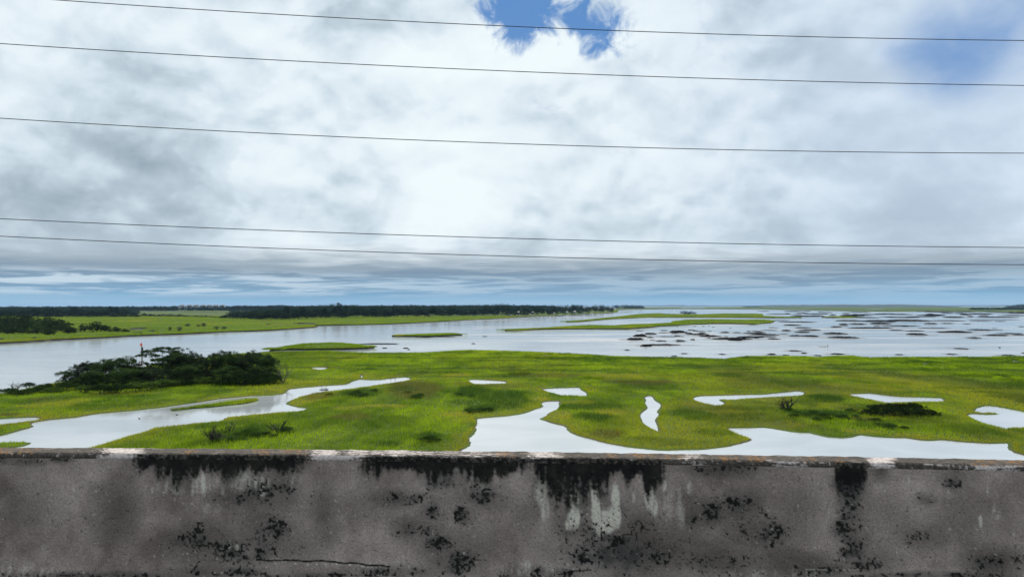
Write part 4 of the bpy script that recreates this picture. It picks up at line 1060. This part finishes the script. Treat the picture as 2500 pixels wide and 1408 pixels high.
copse = [(1664, 766.5, 758.5), (1671, 767.5, 757.5), (1677, 768, 758.5), (1684, 767.5, 758), (1691, 767.5, 758.8), (1696, 767, 761)]
for i, (x_, by, ty) in enumerate(copse):
    p = at(x_, by, .8); Y = p[1]
    tag(link('forest_tree', fproto[i % 4], None, (p[0], p[1], .6), i, (11 / 12, 11 / 12, (by - ty) * pxm(Y) / 20)), 'dark tree of the small lone copse on the flat grass island', 'tree', 'trees of the lone island copse')

def woods_cloud(specs, seed):
    """many merged crowns: (x, y, H, W)"""
    S = np.array(specs); g = np.random.default_rng(seed); n_ = len(S); k = 26
    i = np.repeat(np.arange(n_), k)
    d = g.normal(size=(len(i), 3)); d /= np.linalg.norm(d, axis=1)[:, None]
    c = np.column_stack([S[i, 0] + d[:, 0] * S[i, 3] * .5, S[i, 1] + d[:, 1] * S[i, 3] * .5, S[i, 2] * (.56 + .42 * d[:, 2])])
    return cluster_leaves(c, S[i, 3] * .22, 3, 1.0, .8, seed)
spec = []
for _ in range(1500):
    x_ = 560 + random.random() * 935; b = np.interp(x_, right_b[:, 0], right_b[:, 1]); t_ = np.interp(x_, right_t[:, 0], right_t[:, 1]) + .6
    by = b - 3 - random.random() * (b - 758) * .75; p = at(x_, by, 0); spec.append((p[0], p[1], max(6, (by - t_) * pxm(p[1]) * (.62 + .44 * random.random() ** 1.5)), 11 + 7 * random.random()))
for _ in range(700):
    x_ = -80 + random.random() * 415; b = 774.5; t_ = np.interp(x_, left_t[:, 0], left_t[:, 1]) + .6
    by = b - 4 - random.random() * 11; p = at(x_, by, 0); spec.append((p[0], p[1], max(6, (by - t_) * pxm(p[1]) * (.62 + .44 * random.random() ** 2)), 11 + 7 * random.random()))
V, Q = woods_cloud(spec, 3)
tag(link('forest', mesh_np('forest', V, [Q], mats=[M_far])), 'dark continuous woodland filling the land behind the first tree rows', 'forest', kind='stuff')
spec = []
tl = np.array([[-100, 752], [300, 751], [330, 751], [430, 750], [560, 750], [572, 748], [620, 747.5], [650, 747.5], [670, 745.5], [690, 745], [720, 748], [760, 747], [800, 748], [1000, 746.5], [1240, 746], [1500, 748]])
for _ in range(2600):
    x_ = -150 + random.random() * 1500; by = 758.8 - random.random() * 3.6; t_ = np.interp(x_, tl[:, 0], tl[:, 1])
    p = at(x_, by, 0); spec.append((p[0], p[1], max(4, (by - t_) * pxm(p[1]) * (.75 + .3 * random.random())), 24 + 14 * random.random()))
for _ in range(60):      # headland behind the point, dark islet at the right edge
    x_ = 1500 + random.random() * 68; by = 753.5 - random.random(); t_ = np.interp(x_, [1500, 1540, 1568], [747, 747, 749.5]); p = at(x_, by, 0); spec.append((p[0], p[1], (by - t_) * pxm(p[1]), 46))
for _ in range(120):
    x_ = 2450 + random.random() * 190; by = 754 - random.random() * .8; t_ = np.interp(x_, [2450, 2475, 2492, 2520, 2640], [752, 745, 742, 744, 749]) + .6; p = at(x_, by, 0); spec.append((p[0], p[1], (by - t_) * pxm(p[1]), 40))
for _ in range(160):
    x_ = 2370 + random.random() * 260; by = 756.5 - random.random() * 1.2; p = at(x_, by, 0); spec.append((p[0], p[1], 1.6 * pxm(p[1]), 26))
V, Q = woods_cloud(spec, 4)
V2, Q2 = cluster_leaves(np.array([[s[0], s[1], s[2] * .6] for s in spec]), np.array([s[3] * .5 for s in spec]), 20, 4.0, .7, 8)
tag(link('distant_woods', mesh_np('distant_woods', np.vstack([V, V2]), [np.vstack([Q, Q2 + len(V)])], mats=[M_far])), 'thin dark tree line far beyond the marsh on the horizon', 'forest', kind='stuff')

# far blue ridges across the water
def ridge(name, x0, x1, base_y, tops, Ydist, thick, seed):
    n_ = 220; xs2 = np.linspace(x0, x1, n_)
    T = np.array(tops, float); ty = np.interp(xs2, T[:, 0], T[:, 1]) - .9 + (fbm(xs2 / 14, xs2 * 0, seed, 4) - .5) * 1.3
    X = (xs2 - 1250) / F * Ydist; top_z = np.maximum(CAMZ + (HZ - ty) / F * Ydist, 4)
    rows = []
    for k, f in ((-1, 0), (-.8, .55), (-.35, .9), (0, 1), (.5, .8), (1, 0)):
        rows.append(np.column_stack([X, Ydist + k * thick + 0 * X, np.where(f == 0, -.5, top_z * f * (1 + .12 * (fbm(X / 260, X * 0 + k, seed + 3, 3) - .5)))]))
    V = np.vstack(rows); i = np.arange(5)[:, None] * n_ + np.arange(n_ - 1)[None]
    return tag(link(name, mesh_np(name, V, [np.stack([i, i + 1, i + n_ + 1, i + n_], -1).reshape(-1, 4)], mats=[M_hill])), kind='structure')
M_hill = simple_mat('far woods', (.022, .036, .026), .95, .25, .004)
ridge('hills', 1500, 3600, 750, [(1500, 746.6), (1600, 746.3), (1660, 745.4), (1680, 747), (1720, 745.6), (1735, 746.8), (1800, 746.5), (1900, 746.4), (2100, 746.2), (2300, 746.3), (2500, 745.6), (3600, 745)], 19000, 700, 3)
ridge('hills', 1835, 2300, 750, [(1835, 748), (1870, 745.8), (1910, 745), (2000, 744.6), (2040, 744), (2110, 744.3), (2180, 743.6), (2240, 744.6), (2280, 746), (2300, 748.5)], 10500, 500, 9)

# ================================================================== OYSTER MOUNDS ON THE FLAT
E4 = (1500, 725, 6.25); E5 = (1850, 725, 1 / .14); E6 = (2150, 725, 1 / .14)
raw = []
def add(fr, lst, tagk):
    for (cx, cy, w_, h_) in lst:
        (a, b), = px(fr, (cx, cy)); raw.append((a, b, w_ / fr[2], h_ / fr[2], tagk))
add(E4, [(975, 525, 260, 45), (1165, 498, 110, 14), (1315, 523, 130, 14), (540, 555, 180, 28), (740, 545, 180, 10), (385, 582, 210, 45), (300, 635, 290, 40), (540, 612, 120, 20), (800, 600, 330, 12), (1020, 600, 90, 10), (1130, 550, 120, 25), (1300, 565, 320, 25), (1450, 592, 350, 25), (1800, 630, 560, 35), (1340, 545, 120, 14), (1700, 600, 80, 10), (710, 663, 150, 18), (570, 655, 100, 8), (990, 660, 160, 28), (1190, 643, 75, 22), (740, 722, 600, 24), (480, 735, 180, 40), (1850, 652, 220, 25), (1690, 530, 110, 12), (1870, 540, 150, 15), (2130, 550, 290, 20), (2210, 533, 170, 12), (2320, 568, 380, 22), (2050, 605, 410, 26), (2300, 600, 400, 16), (2430, 635, 170, 20)], 'reef')
add(E4, [(2410, 463, 140, 14), (2360, 503, 260, 10), (1225, 443, 40, 8), (1360, 443, 50, 10), (1440, 438, 30, 8), (1505, 455, 45, 10), (1765, 470, 40, 7), (955, 445, 30, 7), (2100, 420, 120, 10), (2400, 358, 140, 10)], 'edge')
add(E5, [(780, 533, 300, 16), (490, 578, 180, 22), (920, 570, 460, 18), (800, 607, 250, 18), (670, 670, 220, 22), (920, 675, 300, 24), (440, 645, 160, 10), (1360, 632, 470, 26), (1480, 700, 480, 30), (1350, 515, 180, 18), (1500, 470, 150, 20), (1500, 495, 160, 12), (1730, 467, 270, 18), (2130, 457, 380, 24), (1940, 535, 880, 20), (2065, 503, 110, 8), (2400, 573, 250, 10)], 'open')
add(E6, [(180, 432, 160, 8), (880, 460, 200, 20), (1165, 457, 190, 12), (1495, 465, 130, 10), (330, 500, 600, 14), (420, 510, 100, 10), (900, 542, 640, 12), (300, 578, 300, 10), (590, 588, 300, 16), (620, 645, 360, 26), (1280, 605, 560, 28), (1290, 590, 260, 10), (1720, 567, 440, 18), (2030, 570, 200, 10), (1980, 545, 100, 6), (2020, 662, 460, 22), (2250, 632, 450, 16), (2400, 655, 250, 16), (1610, 705, 240, 20), (2450, 513, 100, 10)], 'open')
add(E5, [(1600, 408, 420, 18), (2100, 412, 700, 22), (720, 432, 680, 12), (590, 485, 280, 14), (400, 405, 260, 8), (1300, 355, 310, 14), (1800, 355, 650, 14), (650, 245, 300, 16), (850, 245, 150, 12), (110, 245, 220, 8), (350, 295, 400, 10), (680, 303, 180, 10), (1050, 293, 400, 14), (1750, 308, 230, 14), (2000, 300, 400, 8), (2300, 345, 300, 10)], 'far')
add(E6, [(500, 405, 700, 24), (1720, 417, 420, 8), (2090, 420, 190, 8), (1180, 410, 600, 12), (2000, 393, 1000, 8), (1260, 345, 330, 22), (1560, 338, 120, 20), (2050, 348, 900, 14), (700, 340, 480, 10), (380, 352, 470, 14), (2300, 318, 400, 14), (1480, 315, 170, 8), (1150, 280, 260, 12), (2200, 272, 560, 8), (900, 300, 200, 7), (1850, 300, 240, 7)], 'far')
add(D, [(378, 495, 100, 14), (200, 522, 65, 18), (308, 530, 55, 10), (452, 515, 50, 8), (562, 533, 60, 10), (710, 520, 105, 14), (1200, 525, 55, 12), (1675, 478, 100, 14), (1598, 521, 75, 14), (1980, 472, 14, 8), (2045, 530, 100, 10), (2170, 513, 30, 10)], 'near')
add(C_, [(1108, 513, 45, 12), (1497, 563, 45, 8), (1575, 542, 55, 12), (1885, 548, 60, 12)], 'near')
add(B, [(1100, 463, 380, 10), (1140, 498, 50, 8), (1313, 498, 45, 10), (1335, 511, 25, 7), (1863, 462, 35, 8), (1955, 404, 40, 6), (1480, 412, 180, 6), (1640, 407, 140, 5)], 'left')
gx_ = np.random.default_rng(91)
for _ in range(46):
    x_ = 1900 + 640 * gx_.random(); y_ = 758.5 + 13 * gx_.random() ** 1.3; raw.append((x_, y_, 14 + 60 * gx_.random() ** 2, 1.0 + (y_ - 757) * .10, 'far'))
for _ in range(14):
    x_ = 1560 + 300 * gx_.random(); raw.append((x_, 806 + 26 * gx_.random(), 8 + 26 * gx_.random() ** 2, 1.2 + 2.2 * gx_.random(), 'reef'))
def reef_mat():
    m, N = new_mat('oyster reef'); gq = N.n('ShaderNodeNewGeometry').outputs['Position']
    nz = N.noise(gq, 1.1, 5, .7); c = N.mix(N.mr(nz, .35, .65), (.005, .005, .005), (.018, .0175, .017))
    c = N.mix(N.mr(N.noise(gq, .35, 3), .6, .75), c, (.006, .008, .004))
    b = N.n('ShaderNodeBsdfPrincipled', inp={'Base Color': c, 'Roughness': .9}); b.inputs['Specular IOR Level'].default_value = 0
    o = N.n('ShaderNodeOutputMaterial'); N.l(b.outputs[0], o.inputs[0]); return m
M_reef = reef_mat()
M_apron = simple_mat('wet mud', (.15, .148, .146), .28, .35, .15)
def mound(a, b, w_, h_, seed, hk=.58):
    Y0 = CAMZ * F / (b + h_ * .35 - HZ); m = Y0 / F
    hz = min(max(h_ * hk * m, .28), 1.5)                       # standing height
    dep = max(.18 * w_ * m, max(h_ * .55, .6) * Y0 * Y0 / (F * CAMZ) * 1.1)
    dep = min(dep, w_ * m * 1.2)
    n1, n2 = 44, 9
    th = np.linspace(0, 2 * math.pi, n1, endpoint=False)
    g = np.random.default_rng(seed); off = g.random() * 50
    rad = .35 + 1.25 * fbm(np.cos(th) * 2.6 + off, np.sin(th) * 2.6 + off, seed, 5)
    V = [[0, 0, hz]]
    for k in range(1, n2 + 1):
        f = k / n2; rr = rad * f
        x_ = np.cos(th) * rr * w_ * m / 2; y_ = np.sin(th) * rr * dep / 2
        rough = (fbm(x_ / 1.1 + off, y_ / 1.6, seed + 4, 4) - .42)
        zz = hz * (1 - f ** 3.2) * (.85 + 1.2 * rough) - (.3 if k == n2 else 0)
        V += list(np.column_stack([x_, y_, zz]))
    V = np.array(V, float)
    Q = []; T = [[0, 1 + j, 1 + (j + 1) % n1] for j in range(n1)]
    for k in range(n2 - 1):
        for j in range(n1):
            p0 = 1 + k * n1 + j; p1 = 1 + k * n1 + (j + 1) % n1; Q.append([p0, p0 + n1, p1 + n1, p1])
    mb = MB(); mb.add(V, [np.array(T), np.array(Q)])
    # shells and weed standing up on the crest
    kk = int(min(260, 30 + 6 * w_ * m)); an_ = g.random(kk) * 6.28; rr = np.sqrt(g.random(kk)) * .85
    bx = np.cos(an_) * rr * w_ * m / 2 * .9; by_ = np.sin(an_) * rr * dep / 2 * .9; bz = hz * (1 - rr ** 2.6) * .6
    s = (.25 + .35 * g.random(kk)) * np.clip(hz, .3, .8); wd = .35 * s + .05 * m
    tri = np.stack([np.column_stack([bx - wd, by_, bz - .1]), np.column_stack([bx + wd, by_, bz - .1]), np.column_stack([bx + (g.random(kk) - .5) * s, by_ + (g.random(kk) - .5) * s, bz + s])], 1)
    mb.add(tri.reshape(-1, 3), [np.arange(3 * kk).reshape(-1, 3)])
    X0 = (a - 1250) / F * Y0
    ap = MB(); ra = (1.15 + .9 * fbm(np.cos(th) * 2.0 + off, np.sin(th) * 2.0 + off, seed + 7, 4))
    k1 = np.column_stack([np.cos(th) * ra * w_ * m / 2 * 1.05, np.sin(th) * ra * dep / 2 * 1.25, np.full(n1, .012)])
    ap.add(np.vstack([[[0, 0, .05]], k1]), [np.array([[0, 1 + j, 1 + (j + 1) % n1] for j in range(n1)])])
    return mb.mesh('oyster_mound', [M_reef]), (X0, Y0 - 0, 0.0), ap.mesh('mud_apron', [M_apron])
labs = {'reef': ('dark ragged oyster bank', 'in the dense reef cluster on the open flat', 'oyster banks of the dense reef cluster'),
        'edge': ('tiny dark patch', 'of mud beside the long low grass islands', 'dark patches beside the grass islands'),
        'open': ('dark low oyster bank', 'scattered on the open silver flat to the right', 'oyster banks on the open flat'),
        'far': ('thin dark oyster strip', 'far out on the flat near the distant marsh', 'far oyster strips'),
        'near': ('small dark oyster lump', 'in the shallows just off the near marsh edge', 'oyster lumps off the near marsh'),
        'left': ('dark mud streak', 'in the channel around the two small grass islands', 'mud streaks by the small islands')}
for i, (a, b, w_, h_, k) in enumerate(raw):
    me, loc, wm = mound(a, b, w_, h_, i, .45 if k in ('near', 'left', 'edge') else .80 if k in ('open', 'far') else .66)
    o = link('oyster_mound', me, None, loc)
    if k in ('reef', 'open', 'near'): link('mud_apron', wm, o)
    sizes = sorted(r[2] for r in raw if r[4] == k); q = np.searchsorted(sizes, w_) / len(sizes)
    sz = 'longest' if w_ == sizes[-1] else 'long' if q > .66 else 'medium' if q > .33 else 'short'
    tag(o, f'{sz} {labs[k][0]} {labs[k][1]}', 'oyster bank', labs[k][2])

# ================================================================== MARKERS, POSTS, BIRDS, BOATS, DOCKS, HOUSES
M_wood = simple_mat('grey wood', (.12, .11, .10), .9, .3, 4); M_dwood = simple_mat('dark pile', (.030, .030, .034), .85, .3, 4)
M_red = simple_mat('orange red dayboard', (.75, .10, .04), .5, .08, 3); M_white = simple_mat('white paint', (.72, .72, .70), .5, .05, 2)
M_roofg = simple_mat('grey roof', (.11, .115, .125), .8, .2, .5); M_roofl = simple_mat('pale metal roof', (.55, .56, .57), .5, .08, .5); M_glass = simple_mat('window glass', (.03, .04, .05), .1, .1, 1)
M_beige = simple_mat('pale stucco', (.68, .71, .76), .8, .08, .2); M_blue = simple_mat('blue hull', (.06, .12, .28), .4, .1, 1)
p = at(345, 866, 0); Y = p[1]; s = pxm(Y)
t = empty('channel_marker', (p[0], p[1], 0)); tag(t, 'channel marker with orange red triangular dayboards on a wooden pile in the river', 'channel marker')
mb = MB(); mb.tube([(0, 0, -1.5), (0, 0, 24.5 * s)], [.20, .16], 8); link('post', mb.mesh('marker_post', [M_wood], True), t)
mb = MB(); mb.tube([(.46, .05, -1.5), (.46, .05, 19 * s)], [.30, .27], 8); link('piling', mb.mesh('marker_piling', [M_dwood], True), t)
def triboard(rz):
    mb = MB(); h = 8.2 * s; w_ = 7.6 * s
    V = [(-w_ / 2, 0, 0), (w_ / 2, 0, 0), (0, 0, h), (-w_ / 2, .05, 0), (w_ / 2, .05, 0), (0, .05, h)]
    mb.add(V, [np.array([[0, 1, 2], [5, 4, 3]]), np.array([[0, 3, 4, 1], [1, 4, 5, 2], [2, 5, 3, 0]])])
    return mb.mesh('dayboard', [M_red])
b1 = link('dayboard', triboard(0), t, (0, -.22, 22.3 * s), .25); b2 = link('dayboard', triboard(0), t, (0, .22, 22.3 * s), -1.0)
mb = MB(); mb.box(0, 0, 24.6 * s, .9, .12, .12); mb.box(0, 0, 26.6 * s, .12, .9, .12); link('bracket', mb.mesh('bracket', [M_dwood]), t)

def post_frame(px0, px1, by, ty, bar, lab, base=False):
    p0 = at(px0, by, 0); p1 = at(px1, by, 0); H = (by - ty) * pxm(p0[1]); c = (p0 + p1) / 2; w_ = p1[0] - p0[0]
    t = empty('post_frame', (c[0], c[1], 0)); tag(t, lab, 'post frame')
    for k, x_ in enumerate((-w_ / 2, w_ / 2)):
        mb = MB(); mb.tube([(x_, 0, -.5), (x_ + .04, 0, H * (1 - .12 * k))], [.055, .04], 6); link('post', mb.mesh('thin_post', [M_dwood], True), t)
    mb = MB(); mb.tube([(-w_ / 2, -.05, H * bar), (w_ / 2, -.05, H * bar * .95)], [.035, .035], 5); link('crossbar', mb.mesh('crossbar', [M_dwood]), t)
    if base:
        mb = MB(); g = np.random.default_rng(3)
        for k in range(9): mb.tube([(-w_ * .9 + k * w_ * .22, -.3, .02), (-w_ * .9 + k * w_ * .22 + .4 * g.random(), .3, .18 + .1 * g.random())], [.10, .06], 5)
        link('brush_pile', mb.mesh('brush_pile', [M_dwood]), t)
post_frame(785.5, 796, 951.5, 941, .45, 'two thin dark posts rising from a dark brush pile in the creek', True)
post_frame(954, 964.5, 928, 918, .55, 'two thin dark posts with a crossbar at the narrow end of the creek')
p = at(1680, 1008, .2); mb = MB(); mb.tube([(0, 0, -.3), (.03, 0, .55)], [.045, .04], 6)
tag(link('stake', mb.mesh('stake', [M_dwood], True), None, (p[0], p[1], .2)), 'single thin dark stake in the grass right of the narrow pool', 'stake')

def bird_mesh(name, mat, L, legs):
    mb = MB(); z0_ = .55 * L if legs else .06 * L
    pts = [(-.5 * L, 0, z0_ + .02 * L), (-.35 * L, 0, z0_ + .03 * L), (-.1 * L, 0, z0_ + .06 * L), (.15 * L, 0, z0_ + .09 * L), (.27 * L, 0, z0_ + .2 * L), (.31 * L, 0, z0_ + (.34 if not legs else .5) * L), (.36 * L, 0, z0_ + (.40 if not legs else .6) * L), (.45 * L, 0, z0_ + (.38 if not legs else .80 if k in ('open', 'far') else .66) * L), (.56 * L, 0, z0_ + (.35 if not legs else .54) * L)]
    mb.tube(pts, np.array([.02, .10, .17, .15, .075, .05, .075, .03, .008]) * L * (1 if not legs else .80 if k in ('open', 'far') else .66), 8)
    if legs:
        for s_ in (-1, 1): mb.tube([(0, s_ * .05 * L, z0_), (.03 * L, s_ * .05 * L, .28 * L), (0, s_ * .05 * L, -.1)], [.018 * L, .014 * L, .012 * L], 4)
    return mb.mesh(name, [mat], True)
M_duck = simple_mat('dark duck plumage', (.03, .026, .022), .7, .4, 8)
dm = bird_mesh('duck', M_duck, .55, False); em = bird_mesh('egret', M_white, .8, True)
for px_, py_, rz, lab in ((340, 1022, 2.9, 'dark duck swimming in the wide left creek, nearer the bank reflections'), (432, 1013, 3.3, 'dark duck swimming farther right in the wide left creek')):
    p = at(px_, py_, 0); tag(link('duck', dm, None, (p[0], p[1], 0), rz), lab, 'duck', 'ducks on the creek')
for px_, py_, lab in ((2262, 806.5, 'white wading bird standing between two dark oyster banks at right'), (2102, 813, 'white wading bird standing on the bare silver flat, left of the other one')):
    p = at(px_, py_, 0); tag(link('egret', em, None, (p[0], p[1], 0), 1.0, 1.3), lab, 'bird', 'white wading birds on the flat')

def hull(name, L, W, H, mat, sheer=.25):
    n_ = 12; V = []
    for i in range(n_ + 1):
        f = i / n_; hw = W / 2 * (1 - max(0, f - .45) ** 2 * 3.2); hw = max(hw, .03); x_ = -L / 2 + L * f; zt = H * (1 + sheer * f * f); zb = -.15 + .35 * H * max(0, f - .7) * 3
        V += [(x_, -hw, zt), (x_, -hw * .75, zb), (x_, hw * .75, zb), (x_, hw, zt), (x_, hw * .86, zt - .02), (x_, hw * .7, H * .35), (x_, -hw * .7, H * .35), (x_, -hw * .86, zt - .02)]
    Q = []
    for i in range(n_):
        for j in range(8):
            a0 = i * 8 + j; a1 = i * 8 + (j + 1) % 8; Q.append([a0, a1, a1 + 8, a0 + 8])
    mb = MB(); mb.add(V, [np.array(Q), np.array([[0, 3, 2, 1], [0, 7, 4, 3], [4, 7, 6, 5], [n_ * 8, n_ * 8 + 1, n_ * 8 + 2, n_ * 8 + 3], [n_ * 8, n_ * 8 + 3, n_ * 8 + 4, n_ * 8 + 7], [n_ * 8 + 4, n_ * 8 + 5, n_ * 8 + 6, n_ * 8 + 7]])])
    return mb.mesh(name, [mat])
p = at(2009, 846.5, 0)
t = empty('skiff', (p[0], p[1], 0), math.pi); tag(t, 'small low white skiff on the shallow flat near the marsh edge', 'boat')
link('hull', hull('skiff_hull', 4.4, 1.3, .42, M_white), t)
mb = MB(); mb.box(-2.35, 0, .55, .35, .3, .55); mb.box(-2.3, 0, .05, .12, .12, .7); link('outboard_motor', mb.mesh('outboard', [M_dwood]), t)
mb = MB(); mb.box(-.4, 0, .30, .3, 1.0, .06); mb.box(.7, 0, .30, .3, .9, .06); link('thwart', mb.mesh('thwarts', [M_wood]), t)

def dock(px0, py0, px1, py1, lab, n_=9, roof=False):
    a = at(px0, py0, 1.6); b = at(px1, py1, 1.6); L = np.hypot(*(b - a)); rz = math.atan2(b[1] - a[1], b[0] - a[0])
    t = empty('dock', (a[0], a[1], 0), rz); tag(t, lab, 'dock', 'docks along the far forest shore')
    mb = MB(); mb.box(L / 2, 0, 1.6, L, 2.4, .3); link('deck', mb.mesh('dock_deck', [M_wood]), t)
    pm = MB(); pm.tube([(0, 0, -1.0), (0, 0, 2.3)], [.32, .28], 6); pm = pm.mesh('dock_piling', [M_dwood], True)
    for i in range(n_): link('piling', pm, t, (L * (i + .5) / n_, (-1) ** i * 1.3, 0))
    if roof:
        mb = MB(); mb.box(L * .5, 0, 4.6, min(L * .5, 12), 5, .25); link('roof', mb.mesh('dock_roof', [M_roofl]), t)
dock(1318, 771.6, 1376, 770.2, 'long low dock with a white boat at its right end', 12)
dock(1398, 768.6, 1413, 768.0, 'short dark dock under the middle of the far houses', 5)
dock(1428, 767.2, 1456, 766.0, 'dock carrying a pale boat shelter', 7, True)
dock(1474, 764.6, 1494, 764.0, 'dock at the wooded point with a small pale roof', 6, True)
dock(1497, 763.2, 1542, 760.2, 'long pier running out from the wooded point over the water', 14)
dock(1240, 772.2, 1316, 771.2, 'low boardwalk along the grass below the far houses', 14)
def cabin_boat(px_, py_, L, lab, rz=.1):
    p = at(px_, py_, 0); t = empty('motorboat', (p[0], p[1], 0), rz); tag(t, lab, 'boat')
    link('hull', hull('boat_hull', L, L * .3, 1.1, M_blue if L > 9 else M_white), t)
    mb = MB(); mb.box(0, 0, 1.7, L * .4, L * .22, 1.6); link('cabin', mb.mesh('boat_cabin', [M_white]), t)
    mb = MB(); mb.box(0, 0, 2.0, L * .404, L * .224, .5); link('window', mb.mesh('boat_window', [M_glass]), t)
    mb = MB(); mb.box(-L * .05, 0, 2.62, L * .5, L * .26, .15); mb.tube([(L * .12, 0, 2.6), (L * .13, 0, 5.2)], [.08, .05], 5); link('hardtop', mb.mesh('boat_top', [M_white]), t)
cabin_boat(1368, 771.8, 12, 'white and blue cabin boat moored at the right end of the long dock')
cabin_boat(1446, 766.8, 8.5, 'small white cabin boat beside the dock with the boat shelter')

def marker_pole(px_, by, ty, lab):
    p = at(px_, by, 0); mb = MB(); mb.tube([(0, 0, -1), (0, 0, (by - ty) * pxm(p[1]))], [.3, .25], 6)
    tag(link('channel_pole', mb.mesh('channel_pole', [M_dwood], True), None, (p[0], p[1], 0)), lab, 'pole')
marker_pole(1330.5, 782, 774.5, 'lone dark pole standing in the channel in front of the long dock')
marker_pole(1561.5, 766, 760, 'thin pole in the water beyond the wooded point')
p = at(1645, 758.5, 0); mb = MB(); mb.tube([(0, 0, -.5), (0, 0, 1.0), (0, 0, 2.6)], [1.3, 1.1, .4], 8)
tag(link('buoy', mb.mesh('buoy', [M_white], True), None, (p[0], p[1], 0)), 'tiny white buoy on the far water left of the lone copse', 'buoy')

def box_part(name, parent, c, s, mat):
    mb = MB(); mb.box(*c, *s); return link(name, mb.mesh(name, [mat]), parent)
def hip_roof(name, parent, w_, d_, z_, h, mat, ov=.6):
    mb = MB(); a, b = w_ / 2 + ov, d_ / 2 + ov; r = max(a - b, a * .3)
    mb.add([(-a, -b, z_), (a, -b, z_), (a, b, z_), (-a, b, z_), (-r, 0, z_ + h), (r, 0, z_ + h)], [np.array([[0, 1, 5, 4], [2, 3, 4, 5], [3, 2, 1, 0]]), np.array([[1, 2, 5], [3, 0, 4]])])
    return link(name, mb.mesh(name, [mat]), parent)
cond = [(444.5, 14), (463, 14), (480, 13.5), (496, 13), (512, 13.5), (528, 13), (543, 12.5)]
nm = ['leftmost', 'second', 'third', 'fourth, middle', 'fifth', 'sixth', 'rightmost']
win_m = None
for i, (x_, w_) in enumerate(cond):
    Y = 3000.0; s = Y / F; X = (x_ - 1250) / F * Y; W = w_ * s; Ht = CAMZ + (HZ - 745.6) * s
    t = empty('apartment_block', (X, Y, .5), .12); tag(t, f'{nm[i]} of seven pale apartment blocks above the distant tree line', 'apartment block', 'apartment blocks on the horizon')
    box_part('wall', t, (0, 0, Ht / 2), (W * .86, 16, Ht), M_beige)
    hip_roof('roof', t, W * .9, 18, Ht, 3.4, M_roofg, 1.2)
    if win_m is None:
        mb = MB(); mb.box(0, 0, 0, 3.4, .3, 1.7); win_m = mb.mesh('apartment_window', [M_glass])
    for r_ in range(3):
        for k in range(4): link('window', win_m, t, ((k - 1.5) * W * .2, -8.1, Ht - 2.2 - r_ * 3.2))
for i, (x_, yb, w_, lab, wm_, rm_) in enumerate([(1246, 764.5, 11, 'white house with grey roof at the left end of the houses under the trees', M_white, M_roofg), (1266, 765.5, 13, 'large white gabled house second from the left under the trees', M_white, M_roofl),
        (1299, 763.5, 12, 'white house with pale pointed roof under the far trees', M_white, M_roofl), (1350, 763, 10, 'grey house half hidden by far trees in the middle', M_beige, M_roofg),
        (1386, 760, 9, 'low bright white house right of the middle under the trees', M_white, M_roofl), (1403, 760, 10, 'tall bright white house next to the low one under the trees', M_white, M_white), (1424, 759.5, 8, 'small grey house nearest the wooded point', M_beige, M_roofg)]):
    p = at(x_, min(yb + 5.5, np.interp(x_, right_b[:, 0], right_b[:, 1]) - .4), .8); Y = p[1]; s = pxm(Y); W = w_ * s
    zt = CAMZ + (HZ - (yb - 8.0)) * s; zt = max(zt, 6.0)
    W *= .8; zt = min(zt * .8, W * .62); t = empty('house', (p[0], p[1] + 4, .6), .15 * (-1) ** i); tag(t, lab, 'house', 'houses under the far forest')
    box_part('wall', t, (0, 0, zt / 2), (W, W * .6, zt), wm_)
    hip_roof('roof', t, W, W * .6, zt, W * .24, rm_)
    for k in range(3):
        box_part('window', t, ((k - 1) * W * .3, -W * .3 - .05, zt * .72), (W * .13, .2, 1.6), M_glass)
    box_part('door', t, (W * .08, -W * .3 - .06, zt * .22), (1.4, .2, 2.4), M_dwood)
# trees standing in front of the houses
for i, x_ in enumerate([1240, 1256, 1278, 1286, 1310, 1338, 1343, 1358, 1378, 1394, 1412, 1416, 1434]):
    by = np.interp(x_, right_b[:, 0], right_b[:, 1]) + .1; p = at(x_, by, .8)
    tag(link('forest_tree', fproto[i % 4], None, (p[0], p[1] - 30, .6), i, (.8, .8, (8.5 + 2.5 * random.random()) * pxm(p[1]) * .7 / 20)), 'low dark tree standing in front of the white houses on the far shore', 'tree', 'trees in front of the far houses')

# ================================================================== HAZE
HAZE = 2.6e-5
if HAZE:
    m, N = new_mat('haze')
    v_ = N.n('ShaderNodeVolumePrincipled', inp={'Color': (.42, .66, 1.0, 1), 'Density': HAZE})
    v_.inputs['Density Attribute'].default_value = ''
    o = N.n('ShaderNodeOutputMaterial'); N.l(v_.outputs[0], o.inputs['Volume'])
    mb = MB(); mb.box(0, 16500, 40, 74000, 36000, 90)
    tag(link('haze', mb.mesh('haze', [m])), 'thin blue air over the marsh', 'haze', kind='stuff')
